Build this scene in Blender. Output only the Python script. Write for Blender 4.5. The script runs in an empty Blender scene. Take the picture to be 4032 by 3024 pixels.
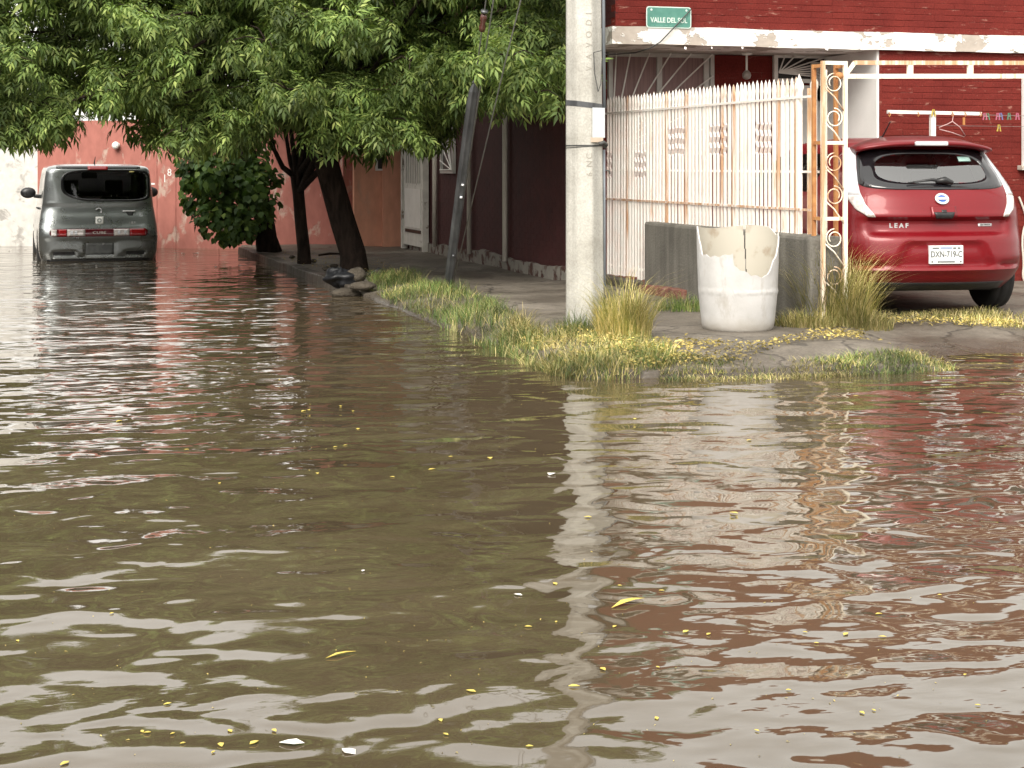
import bpy, bmesh, math, random
import numpy as np
from mathutils import Vector, Matrix, Euler

random.seed(11)
rng = np.random.default_rng(11)
R = math.radians
scene = bpy.context.scene
C = scene.collection

# ------------------------------------------------------------------ camera, sky, sun, exposure
FPX, HCAM, HOR = 6500.0, 1.4, 650.0            # focal length and horizon in photo pixels, eye height over the water
cam_data = bpy.data.cameras.new('camera')
cam_data.sensor_width = 36.0
cam_data.lens = FPX / 4032.0 * 36.0
cam_data.shift_y = -(1512.0 - HOR) / 4032.0
cam_data.clip_start = 0.05
cam_data.clip_end = 3000.0
cam = bpy.data.objects.new('camera', cam_data)
cam.location = (0, 0, HCAM)
cam.rotation_euler = (R(90), 0, -math.asin(0.28))
C.objects.link(cam)
scene.camera = cam

SUN_EL, SUN_AZ = 42.0, 212.0                   # azimuth from +Y clockwise: behind the camera, a little to its left
world = bpy.data.worlds.new('World')
scene.world = world
world.use_nodes = True
wn, wl = world.node_tree.nodes, world.node_tree.links
wn.clear()
sky = wn.new('ShaderNodeTexSky')
sky.sky_type = 'NISHITA'
sky.sun_disc = False
sky.sun_elevation = R(SUN_EL)
sky.sun_rotation = R(SUN_AZ)
sky.air_density = 1.0
sky.dust_density = 6.0
sky.ozone_density = 1.0
bw = wn.new('ShaderNodeRGBToBW')
wl.new(sky.outputs[0], bw.inputs[0])
mx = wn.new('ShaderNodeMixRGB')
mx.inputs[0].default_value = 0.88              # thick even cloud: nearly all of the blue is gone
wl.new(sky.outputs[0], mx.inputs[1])
wl.new(bw.outputs[0], mx.inputs[2])
mx2 = wn.new('ShaderNodeMixRGB')               # cloud cover evens the dome out
mx2.inputs[0].default_value = 0.55
wl.new(mx.outputs[0], mx2.inputs[1])
mx2.inputs[2].default_value = (9.3, 9.0, 8.35, 1)
bg = wn.new('ShaderNodeBackground')
bg.inputs[1].default_value = 0.12
wl.new(mx2.outputs[0], bg.inputs[0])
wo = wn.new('ShaderNodeOutputWorld')
wl.new(bg.outputs[0], wo.inputs[0])

sun_d = bpy.data.lights.new('sun', 'SUN')
sun_d.energy = 1.4
sun_d.angle = R(32)
sun_d.color = (1.0, 0.93, 0.82)
sun = bpy.data.objects.new('sun', sun_d)
C.objects.link(sun)
az, el = R(SUN_AZ), R(SUN_EL)
sdir = Vector((math.sin(az) * math.cos(el), math.cos(az) * math.cos(el), math.sin(el)))
sun.rotation_euler = (-sdir).to_track_quat('-Z', 'Y').to_euler()
sun.location = sdir * 40

scene.view_settings.view_transform = 'Standard'
scene.view_settings.look = 'None'
scene.view_settings.gamma = 1.0
scene.view_settings.exposure = 1.25
scene.render.engine = 'CYCLES'


# ------------------------------------------------------------------ places: world X runs along the main street, Y up the side street
def at(x, y, Y):
    X = (x - 2016.0) / FPX * Y
    return Vector((.96 * X + .28 * Y, -.28 * X + .96 * Y, HCAM - (y - HOR) / FPX * Y))
def onz(x, y, z): return at(x, y, FPX * (HCAM - z) / (y - HOR))
def onu(x, y, u): return at(x, y, u / (.96 * (x - 2016.0) / FPX + .28))
def onv(x, y, v): return at(x, y, v / (.96 - .28 * (x - 2016.0) / FPX))


# ------------------------------------------------------------------ materials
class NT:
    def __init__(s, name):
        s.m = bpy.data.materials.new(name)
        s.m.use_nodes = True
        s.n, s.l = s.m.node_tree.nodes, s.m.node_tree.links
        s.n.clear()
        s.out = s.n.new('ShaderNodeOutputMaterial')
    def new(s, t, **kw):
        n = s.n.new(t)
        for k, v in kw.items():
            setattr(n, k, v)
        return n
    def set(s, sock, v):
        if hasattr(v, 'bl_idname') or isinstance(v, bpy.types.NodeSocket): s.l.new(v, sock)
        elif isinstance(v, tuple) and len(v) == 3 and sock.type == 'RGBA': sock.default_value = (*v, 1)
        else: sock.default_value = v
    def pos(s, scale=(1, 1, 1), rot=0, obj=False, rnd=False):
        if obj: src = s.new('ShaderNodeTexCoord').outputs['Object']
        else: src = s.new('ShaderNodeNewGeometry').outputs['Position']
        if rnd:
            oi = s.new('ShaderNodeObjectInfo')
            a = s.new('ShaderNodeVectorMath', operation='ADD')
            mu = s.new('ShaderNodeMath', operation='MULTIPLY')
            s.l.new(oi.outputs['Random'], mu.inputs[0]); mu.inputs[1].default_value = 57.0
            s.l.new(src, a.inputs[0]); s.l.new(mu.outputs[0], a.inputs[1]); src = a.outputs[0]
        mp = s.new('ShaderNodeMapping')
        mp.inputs['Scale'].default_value = scale
        mp.inputs['Rotation'].default_value = (0, 0, rot)
        s.l.new(src, mp.inputs['Vector'])
        return mp.outputs[0]
    def noise(s, vec, scale, detail=4, rough=.55, dist=0):
        n = s.new('ShaderNodeTexNoise')
        n.inputs['Scale'].default_value = scale
        n.inputs['Detail'].default_value = detail
        n.inputs['Roughness'].default_value = rough
        n.inputs['Distortion'].default_value = dist
        s.l.new(vec, n.inputs['Vector'])
        return n.outputs['Fac']
    def ramp(s, fac, stops, interp='LINEAR'):
        r = s.new('ShaderNodeValToRGB')
        r.color_ramp.interpolation = interp
        e = r.color_ramp.elements
        while len(e) < len(stops): e.new(.5)
        for i, (p, c) in enumerate(stops):
            e[i].position = p
            e[i].color = (*c, 1) if isinstance(c, tuple) else (c, c, c, 1)
        s.l.new(fac, r.inputs[0])
        return r.outputs[0]
    def mix(s, f, a, b, mode='MIX'):
        n = s.new('ShaderNodeMixRGB', blend_type=mode)
        s.set(n.inputs[0], f); s.set(n.inputs[1], a); s.set(n.inputs[2], b)
        return n.outputs[0]
    def math(s, op, a, b=0.0, c=None):
        n = s.new('ShaderNodeMath', operation=op)
        s.set(n.inputs[0], a); s.set(n.inputs[1], b)
        if c is not None: s.set(n.inputs[2], c)
        return n.outputs[0]
    def bump(s, h, dist, strength=1.0):
        b = s.new('ShaderNodeBump')
        b.inputs['Strength'].default_value = strength
        b.inputs['Distance'].default_value = dist
        s.l.new(h, b.inputs['Height'])
        return b.outputs[0]
    def bsdf(s, base, rough=.6, metal=0.0, normal=None, spec=.5, coat=0.0, **kw):
        p = s.new('ShaderNodeBsdfPrincipled')
        s.set(p.inputs['Base Color'], base)
        s.set(p.inputs['Roughness'], rough)
        s.set(p.inputs['Metallic'], metal)
        s.set(p.inputs['Specular IOR Level'], spec)
        s.set(p.inputs['Coat Weight'], coat)
        for k, v in kw.items(): s.set(p.inputs[k], v)
        if normal is not None: s.l.new(normal, p.inputs['Normal'])
        s.l.new(p.outputs[0], s.out.inputs[0])
        return p
    def surf(s, o): s.l.new(o, s.out.inputs[0])

def plain(name, c1, c2=None, scale=6, rough=.6, metal=0, bump=0.0, bscale=40, coat=0, spec=.5, stretch=(1, 1, 1), **kw):
    t = NT(name)
    v = t.pos(stretch)
    base = t.ramp(t.noise(v, scale, 5), [(.3, c1), (.7, c2)]) if c2 else c1
    nrm = t.bump(t.noise(v, bscale, 3), bump) if bump else None
    t.bsdf(base, rough, metal, nrm, spec, coat, **kw)
    return t.m

MAT = {}
# painted brick: dull oxblood with pale chips
def brick_paint(name, chips=(.66, .7)):
    t = NT(name)
    v = t.pos((1, 1, 1))
    a = t.ramp(t.noise(v, 3.2, 5), [(.3, (.125, .018, .0145)), (.7, (.165, .025, .019))])
    vs = t.pos((1, 1, 3.2))
    ch = t.ramp(t.noise(vs, 6.5, 6, .62, .3), [(chips[0], 0.0), (chips[1], 1.0)])
    col = t.mix(t.math('MULTIPLY', ch, .62), a, (.36, .19, .145))
    fine = t.ramp(t.noise(v, 55, 3), [(.35, .78), (.65, 1.06)])
    col = t.mix(1.0, col, fine, 'MULTIPLY')
    t.bsdf(col, .75, 0, t.bump(t.noise(v, 60, 4), .003), .12)
    return t.m
MAT['brick'] = brick_paint('brick_paint', (.635, .69))
MAT['brick_plain'] = brick_paint('brick_paint_whole', (.74, .78))
MAT['brick_shade'] = plain('brick_paint_shaded', (.042, .0065, .006), (.062, .010, .009), 4, .8, bump=.003)  # same brick paint made darker: the side wall's deep shade put into the colour
MAT['mortar'] = brick_paint('painted_mortar', (.56, .70))

def peeling(name, paint, under, lo=.5, hi=.52, scale=2.6, rough=.6, stretch=(1, 1, 1.6)):
    t = NT(name)
    v = t.pos(stretch)
    n = t.noise(v, scale, 6, .6, .35)
    m = t.ramp(n, [(lo, 0.0), (hi, 1.0)])
    dirt = t.ramp(t.noise(v, 9, 4), [(.3, .82), (.65, 1.0)])
    und = t.mix(t.noise(t.pos(), 14, 4), under, tuple(c * .78 for c in under))
    col = t.mix(1.0, t.mix(m, paint, und), dirt, 'MULTIPLY')
    inv = t.math('SUBTRACT', 1.0, m)
    t.bsdf(col, rough, 0, t.bump(inv, .006), .15)
    return t.m
MAT['cornice'] = peeling('peeling_white_paint', (.82, .80, .75), (.50, .44, .38), .545, .56)
MAT['white_wall'] = peeling('blotchy_whitewash', (.66, .64, .60), (.45, .43, .40), .56, .66, 3.5, .85, (1, 1, 1))
MAT['pink_wall'] = peeling('salmon_plaster', (.40, .158, .128), (.56, .40, .33), .555, .64, 3.4, .85, (1, 1, .55))
MAT['salmon'] = peeling('orange_plaster', (.68, .335, .23), (.55, .40, .31), .58, .74, 1.8, .85, (1, 1, .4))
MAT['house_dark'] = plain('brown_render', (.07, .055, .045), (.10, .08, .065), 2, .9, bump=.004)
MAT['house_cream'] = plain('cream_render', (.26, .22, .17), (.33, .28, .22), 2, .9, bump=.004)
MAT['wing_white'] = plain('white_plaster', (.70, .69, .66), (.78, .77, .74), 3, .7, bump=.002)
MAT['soffit'] = plain('grey_soffit', (.34, .31, .27), (.42, .39, .34), 4, .8, bump=.003)
MAT['plinth'] = peeling('flaking_plinth', (.26, .24, .21), (.11, .06, .05), .50, .58, 6, .85, (1, 1, 1))

def rusty(name, paint=(.83, .80, .735), amount=.605, pinkish=0.0):
    t = NT(name)
    v = t.pos((9, 9, .75), rnd=True)
    n = t.noise(v, 1.6, 5, .6, .2)
    m = t.ramp(n, [(amount, 0.0), (amount + .17, 1.0)])
    rust = t.mix(t.noise(t.pos(), 22, 4), (.36, .13, .035), (.55, .28, .09))
    pk = t.ramp(t.noise(t.pos((1, 1, 1)), 5, 3), [(.42, 0.0), (.62, 1.0)])
    pc = t.mix(pk, paint, tuple(np.array(paint) * np.array((1, .93, .91))))
    oi = t.new('ShaderNodeObjectInfo')
    mr = t.math('GREATER_THAN', oi.outputs['Random'], .76)
    m2 = t.math('MAXIMUM', m, t.math('MULTIPLY', mr, t.ramp(t.noise(v, 2.3, 4), [(.36, 0.0), (.55, .8)])))
    t.bsdf(t.mix(m2, pc, rust), .55, 0, t.bump(t.noise(t.pos(), 90, 3), .0015), .4)
    return t.m
MAT['picket'] = rusty('rust_streaked_white_paint')
MAT['lattice'] = rusty('cream_rusty_paint', (.84, .79, .66), .58)
MAT['picket_pink'] = rusty('pink_rust_paint', (.76, .69, .64), .62)
MAT['rail_paint'] = rusty('rail_paint', (.80, .76, .71), .72)
MAT['rust'] = plain('bare_rust', (.33, .12, .04), (.50, .25, .09), 12, .75, bump=.002)

# concretes
def concrete(name, c1, c2, c3, streak=.0, rough=(.55, .85), scale=2.0, bump=.006):
    t = NT(name)
    v = t.pos()
    a = t.ramp(t.noise(v, scale, 6, .6), [(.28, c1), (.52, c2), (.75, c3)])
    if streak:
        st = t.ramp(t.noise(t.pos((7, 7, .5)), 1.5, 5), [(.38, 1.0 - streak), (.62, 1.0)])
        a = t.mix(1.0, a, st, 'MULTIPLY')
    g = t.ramp(t.noise(v, 70, 3), [(.3, .82), (.7, 1.08)])
    a = t.mix(1.0, a, g, 'MULTIPLY')
    r = t.ramp(t.noise(v, 1.3, 4), [(.35, rough[0]), (.65, rough[1])])
    t.bsdf(a, r, 0, t.bump(t.noise(v, 45, 4), bump), .4)
    return t.m
MAT['old_pavement'] = concrete('dry_pavement', (.085, .071, .056), (.145, .125, .10), (.225, .197, .162), 0, (.28, .7), 1.3)
t = NT('cracked_wet_pavement')
v = t.pos()
a = t.ramp(t.noise(v, 1.3, 6, .62), [(.28, (.080, .067, .053)), (.52, (.145, .125, .10)), (.75, (.235, .205, .168))])
a = t.mix(1.0, a, t.ramp(t.noise(v, 60, 4), [(.3, .72), (.7, 1.14)]), 'MULTIPLY')
a = t.mix(1.0, a, t.ramp(t.noise(v, 9, 5, .7), [(.35, .75), (.65, 1.1)]), 'MULTIPLY')
vo = t.new('ShaderNodeTexVoronoi', feature='DISTANCE_TO_EDGE'); vo.inputs['Scale'].default_value = .75
wob = t.new('ShaderNodeVectorMath', operation='ADD'); nz_ = t.new('ShaderNodeTexNoise'); nz_.inputs['Scale'].default_value = 2.5; nz_.inputs['Detail'].default_value = 5
t.l.new(v, nz_.inputs['Vector']); t.l.new(v, wob.inputs[0])
sc_n = t.new('ShaderNodeVectorMath', operation='SCALE'); sc_n.inputs['Scale'].default_value = .5; t.l.new(nz_.outputs['Color'], sc_n.inputs[0]); t.l.new(sc_n.outputs[0], wob.inputs[1])
t.l.new(wob.outputs[0], vo.inputs['Vector'])
crk = t.ramp(vo.outputs['Distance'], [(.004, 0.0), (.016, 1.0)])
a = t.mix(1.0, a, t.ramp(crk, [(0, .45), (1, 1.0)]), 'MULTIPLY')
sz = t.new('ShaderNodeSeparateXYZ'); t.l.new(v, sz.inputs[0])
wet = t.ramp(t.math('ADD', sz.outputs[2], t.math('MULTIPLY', t.noise(v, 2.2, 5), .10)), [(.06, 1.0), (.135, 0.0)])
a = t.mix(t.math('MULTIPLY', wet, .62), a, (.052, .041, .031))
rg_ = t.mix(wet, t.ramp(t.noise(v, 1.3, 4), [(.35, .45), (.65, .85)]), (.16, .16, .16))
t.bsdf(a, rg_, 0, t.bump(t.math('ADD', t.noise(v, 45, 4), crk), .005), .4)
MAT['pavement'] = t.m
MAT['kerb'] = concrete('kerb_concrete', (.045, .037, .028), (.07, .058, .045), (.10, .085, .068), 0, (.4, .75), 3)
MAT['pole'] = concrete('pole_concrete', (.34, .325, .285), (.47, .455, .41), (.55, .535, .49), .25, (.7, .9), 3.2, .003)
MAT['block'] = concrete('grey_cement_render', (.125, .116, .098), (.16, .149, .127), (.20, .188, .16), .30, (.75, .9), 2.5)
MAT['stone'] = concrete('field_stone', (.045, .036, .026), (.075, .062, .046), (.115, .098, .075), 0, (.8, .9), 5, .02)
MAT['mud'] = plain('street_mud', (.09, .07, .05), (.13, .10, .07), 2, .9, bump=.01)
MAT['red_clay'] = concrete('clay_brick', (.10, .055, .045), (.17, .062, .045), (.27, .17, .14), 0, (.8, .95), 9)

# metals, plastics, glass
MAT['galv'] = plain('galvanised_steel', (.06, .062, .066), (.15, .155, .16), 9, .42, .6, bump=.001, stretch=(1, 1, .25))
MAT['cable'] = plain('dark_cable', (.03, .03, .03), (.06, .06, .055), 20, .55)
MAT['wire'] = plain('grey_wire', (.20, .20, .19), (.28, .28, .27), 20, .45, .6)
MAT['insulator'] = plain('brown_ceramic', (.07, .025, .02), (.10, .04, .03), 10, .2)
MAT['pvc'] = plain('pale_pipe', (.52, .48, .42), (.62, .58, .51), 3, .6, stretch=(1, 1, .3))
MAT['conduit'] = plain('grey_conduit', (.15, .17, .19), (.22, .24, .26), 4, .5)
MAT['paper'] = plain('white_notice', (.56, .59, .61), (.66, .69, .70), 7, .6)
MAT['drum'] = plain('white_plastic', (.54, .53, .51), (.66, .65, .635), 3.2, .42, bump=.004, bscale=14)
t = NT('scuffed_white_plastic')
v = t.pos()
a = t.ramp(t.noise(v, 3.0, 5), [(.3, (.42, .41, .395)), (.7, (.56, .55, .54))])
gr = t.ramp(t.noise(t.pos((1, 1, .35)), 11, 6, .7), [(.54, 0.0), (.72, .55)])
sz = t.new('ShaderNodeSeparateXYZ'); t.l.new(v, sz.inputs[0])
mudz = t.ramp(t.math('ADD', sz.outputs[2], t.math('MULTIPLY', t.noise(v, 9, 4), .12)), [(.17, .75), (.30, 0.0)])
a = t.mix(t.math('MAXIMUM', gr, mudz), a, (.30, .265, .215))
t.bsdf(a, .45, 0, t.bump(t.noise(v, 14, 4), .004), .35)
MAT['drum'] = t.m
t = NT('stained_drum_inside')
v = t.pos()
a = t.mix(t.ramp(t.noise(v, 6, 5), [(.56, 0.0), (.70, .8)]), (.44, .41, .345), (.29, .225, .155))
t.bsdf(a, .6)
MAT['drum_in'] = t.m
MAT['alu'] = plain('window_frame', (.42, .41, .38), (.50, .49, .46), 6, .5)
MAT['white_paint'] = plain('white_enamel', (.66, .65, .61), (.76, .75, .71), 5, .5)
MAT['door_white'] = peeling('scuffed_white_door', (.66, .64, .59), (.30, .24, .19), .63, .67, 5, .6, (1, 1, 1))
MAT['dark_room'] = plain('dark_room', (.012, .010, .010), (.02, .016, .014), 3, .35)
MAT['curtain'] = plain('mauve_curtain', (.20, .13, .125), (.30, .20, .19), 5, .85, stretch=(14, 14, .4))
MAT['bag'] = plain('black_plastic', (.006, .0065, .008), (.012, .013, .016), 9, .5)
MAT['sign_green'] = plain('faded_green_sign', (.045, .175, .135), (.11, .28, .225), 6, .5)
MAT['sign_white'] = plain('sign_lettering', (.55, .66, .60), (.66, .75, .69), 14, .5)
MAT['bulb'] = plain('lamp_glass', (.22, .19, .17), (.28, .24, .21), 5, .3)
MAT['rubber'] = plain('tyre_rubber', (.012, .012, .012), (.022, .021, .02), 20, .75, bump=.002)
MAT['rim'] = plain('wheel_rim', (.25, .25, .26), None, 5, .35, .8)
MAT['black_trim'] = plain('black_trim', (.012, .012, .013), (.02, .02, .021), 10, .4)
MAT['black_gloss'] = plain('black_gloss', (.010, .010, .012), None, 5, .08, coat=.6)
MAT['chrome'] = plain('chrome', (.62, .62, .63), None, 5, .25, .35)
MAT['lamp_red'] = plain('red_lens', (.28, .008, .012), (.36, .012, .014), 20, .12, coat=.8)
MAT['lamp_dark_red'] = plain('dark_red_lens', (.10, .006, .012), None, 20, .12, coat=.8)
MAT['lamp_clear'] = plain('clear_lens', (.50, .44, .42), (.70, .66, .63), 40, .12, .2, coat=.8)
MAT['lamp_white'] = plain('white_lens', (.60, .62, .65), (.68, .69, .72), 20, .10, coat=.8)
MAT['plate_white'] = plain('plate_white', (.68, .69, .68), (.76, .77, .76), 20, .4)
MAT['plate_ink'] = plain('plate_ink', (.09, .10, .10), None, 20, .5)
MAT['sticker'] = plain('sticker_white', (.74, .74, .70), None, 20, .5)
MAT['emblem_blue'] = plain('emblem_blue', (.03, .09, .38), (.05, .14, .5), 20, .2, coat=.6)
MAT['seat'] = plain('dark_seat_cloth', (.010, .010, .011), (.017, .016, .017), 10, .85)
MAT['liner'] = plain('cabin_lining', (.035, .034, .034), (.05, .048, .046), 6, .85)
MAT['liner_light'] = plain('pale_grey_trim', (.30, .31, .30), (.38, .39, .38), 6, .85)
MAT['primer'] = plain('scuffed_plate_recess', (.085, .09, .09), (.15, .155, .15), 12, .6)

def car_paint(name, c, dirt, metal=.45, rough=.3, coat=.5, dirty=.55):
    t = NT(name)
    v = t.pos()
    fl = t.ramp(t.noise(v, 600, 1), [(.35, .8), (.65, 1.2)])
    col = t.mix(1.0, c, fl, 'MULTIPLY')
    sep = t.new('ShaderNodeSeparateXYZ'); t.l.new(v, sep.inputs[0])
    splash = t.math('ADD', t.math('MULTIPLY', sep.outputs[2], -1.7), t.math('MULTIPLY', t.noise(v, 7, 5), 1.0))
    d = t.ramp(splash, [(.06, 0.0), (.55, dirty)])
    spots = t.ramp(t.noise(v, 85, 2), [(.60, 0.0), (.74, .22)])
    col = t.mix(t.math('MAXIMUM', d, spots), col, dirt)
    t.bsdf(col, t.ramp(t.noise(v, 4, 4), [(.3, rough), (.7, rough + .12)]), metal, None, .35, coat, **{'Coat Roughness': .05})
    return t.m
MAT['red_paint'] = car_paint('metallic_red_paint', (.165, .0032, .0075), (.10, .025, .022), .15, .32, .32, .22)
MAT['grey_paint'] = car_paint('metallic_grey_paint', (.27, .29, .29), (.14, .13, .11), .75, .24, .8, .4)

def glass(name, tint, rough=.02, ior=1.5):
    t = NT(name)
    tr = t.new('ShaderNodeBsdfTransparent'); t.set(tr.inputs[0], tint)
    gl = t.new('ShaderNodeBsdfGlossy'); gl.inputs['Roughness'].default_value = rough
    fr = t.new('ShaderNodeFresnel'); fr.inputs[0].default_value = ior
    ms = t.new('ShaderNodeMixShader')
    t.l.new(fr.outputs[0], ms.inputs[0]); t.l.new(tr.outputs[0], ms.inputs[1]); t.l.new(gl.outputs[0], ms.inputs[2])
    t.surf(ms.outputs[0])
    return t.m
MAT['glass_dark'] = glass('tinted_glass', (.82, .82, .82))
MAT['glass_rear'] = glass('hatch_glass', (.72, .76, .74), .02, 3.2)

# plants
def leafmat(name, stops, trans=.32, rough=.55):
    t = NT(name)
    g = t.new('ShaderNodeNewGeometry')
    col = t.ramp(g.outputs['Random Per Island'], stops)
    v = t.pos()
    big = t.ramp(t.noise(v, 1.9, 4), [(.32, .38), (.5, .92), (.68, 1.85)])  # crown light and shade put into leaf colour as random patches; grass shares it
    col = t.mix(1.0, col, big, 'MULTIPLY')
    p = t.bsdf(col, rough, 0, None, .3)
    tl = t.new('ShaderNodeBsdfTranslucent')
    t.l.new(t.mix(1.0, col, (1.15, 1.25, .6), 'MULTIPLY'), tl.inputs[0])
    ms = t.new('ShaderNodeMixShader'); ms.inputs[0].default_value = trans
    t.l.new(p.outputs[0], ms.inputs[1]); t.l.new(tl.outputs[0], ms.inputs[2])
    t.surf(ms.outputs[0])
    return t.m
MAT['leaf'] = leafmat('ash_leaf', [(0, (.060, .100, .027)), (.5, (.130, .190, .050)), (.85, (.205, .270, .075)), (1, (.30, .35, .11))])
MAT['leaf_dark'] = leafmat('broad_leaf', [(0, (.05, .095, .028)), (.6, (.085, .145, .040)), (.9, (.13, .20, .05)), (1, (.20, .28, .06))])
MAT['grass'] = leafmat('green_grass', [(0, (.06, .105, .026)), (.5, (.115, .17, .045)), (.8, (.20, .22, .08)), (1, (.38, .33, .15))], .2, .5)
MAT['grass_dry'] = leafmat('drying_grass', [(0, (.13, .155, .04)), (.3, (.29, .275, .09)), (.65, (.48, .40, .17)), (1, (.64, .52, .27))], .2, .55)
MAT['litter'] = leafmat('fallen_leaf_litter', [(0, (.16, .13, .05)), (.35, (.36, .28, .09)), (.7, (.50, .40, .12)), (1, (.26, .20, .09))], .12, .6)
MAT['yellow_leaf'] = plain('yellow_leaf', (.46, .36, .06), (.58, .47, .11), 30, .55)
MAT['scrap'] = plain('pale_scrap', (.60, .57, .52), (.72, .70, .66), 20, .6)
t = NT('dark_bark')
v = t.pos((1, 1, .22))
n = t.noise(v, 16, 6, .65, .4)
t.bsdf(t.ramp(n, [(.35, (.012, .008, .006)), (.7, (.042, .028, .021))]), .9, 0, t.bump(n, .03), .2)
MAT['bark'] = t.m

# flood water: opaque brown suspension under a mirror-smooth, gently rippled surface
t = NT('flood_water')
yaw = math.asin(.28)
v1 = t.pos((.58, 1.0, 1), yaw)
w1 = t.noise(v1, 2.25, 1, .4, .5)
v2 = t.pos((.85, 1.0, 1), yaw + .25)
w2 = t.noise(v2, 4.6, 1, .5, .5)
v3 = t.pos((.55, 1.0, 1), yaw - .3)
w3 = t.noise(v3, 17.0, 2, .5, .3)
calm = t.ramp(t.noise(t.pos((.5, 1, 1), yaw), .33, 2), [(.30, .35), (.68, 1.0)])
h = t.math('ADD', t.math('MULTIPLY', w1, .050), t.math('ADD', t.math('MULTIPLY', w2, .0195), t.math('MULTIPLY', t.math('MULTIPLY', w3, .0024), t.ramp(t.noise(t.pos((.4, 1, 1), yaw), .9, 3), [(.42, .15), (.62, 1.0)]))))
h = t.math('MULTIPLY', h, calm)
silt = t.ramp(t.noise(t.pos(), .5, 4), [(.3, (.064, .0475, .0275)), (.7, (.090, .069, .043))])
scum = t.ramp(t.noise(t.pos((.35, 1.0, 1), yaw + .2), 3.0, 6, .7, 1.2), [(.60, 0.0), (.72, .5)])
silt = t.mix(scum, silt, (.092, .074, .052))
t.bsdf(silt, .035, 0, t.bump(h, 1.0), .5, IOR=1.72)
MAT['water'] = t.m


# ------------------------------------------------------------------ helpers
def tag(o, label=None, cat=None, group=None, kind=None):
    if label: o['label'] = label
    if cat: o['category'] = cat
    if group: o['group'] = group
    if kind: o['kind'] = kind
    return o

def thing(name, label, cat, loc=(0, 0, 0), rotz=0.0, group=None):
    o = bpy.data.objects.new(name, None)
    o.empty_display_size = .2
    C.objects.link(o)
    o.location = loc
    o.rotation_euler = (0, 0, rotz)
    return tag(o, label, cat, group)

def link(name, me, mat, parent=None, local=False):
    """link a mesh given in world coordinates (or, with local, in the thing's own) and put its origin at its base"""
    o = bpy.data.objects.new(name, me)
    C.objects.link(o)
    if mat is not None:
        me.materials.clear()
        me.materials.append(MAT[mat] if isinstance(mat, str) else mat)
    n = len(me.vertices)
    if n:
        co = np.empty(n * 3, 'f'); me.vertices.foreach_get('co', co); co = co.reshape(-1, 3)
        c = np.array([(co[:, 0].min() + co[:, 0].max()) / 2, (co[:, 1].min() + co[:, 1].max()) / 2, co[:, 2].min()])
        me.vertices.foreach_set('co', (co - c).astype('f').ravel())
        me.update()
        o.location = Vector([float(q) for q in c])
    if parent is not None:
        o.parent = parent
        if parent.type == 'EMPTY':
            if not local:
                M = Matrix.Translation(parent.location) @ parent.rotation_euler.to_matrix().to_4x4()
                o.matrix_parent_inverse = M.inverted()
        else:                                   # sub-part: its part already carries an offset
            o.matrix_parent_inverse = Matrix.Translation(-Vector(parent.location))
    return o

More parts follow.
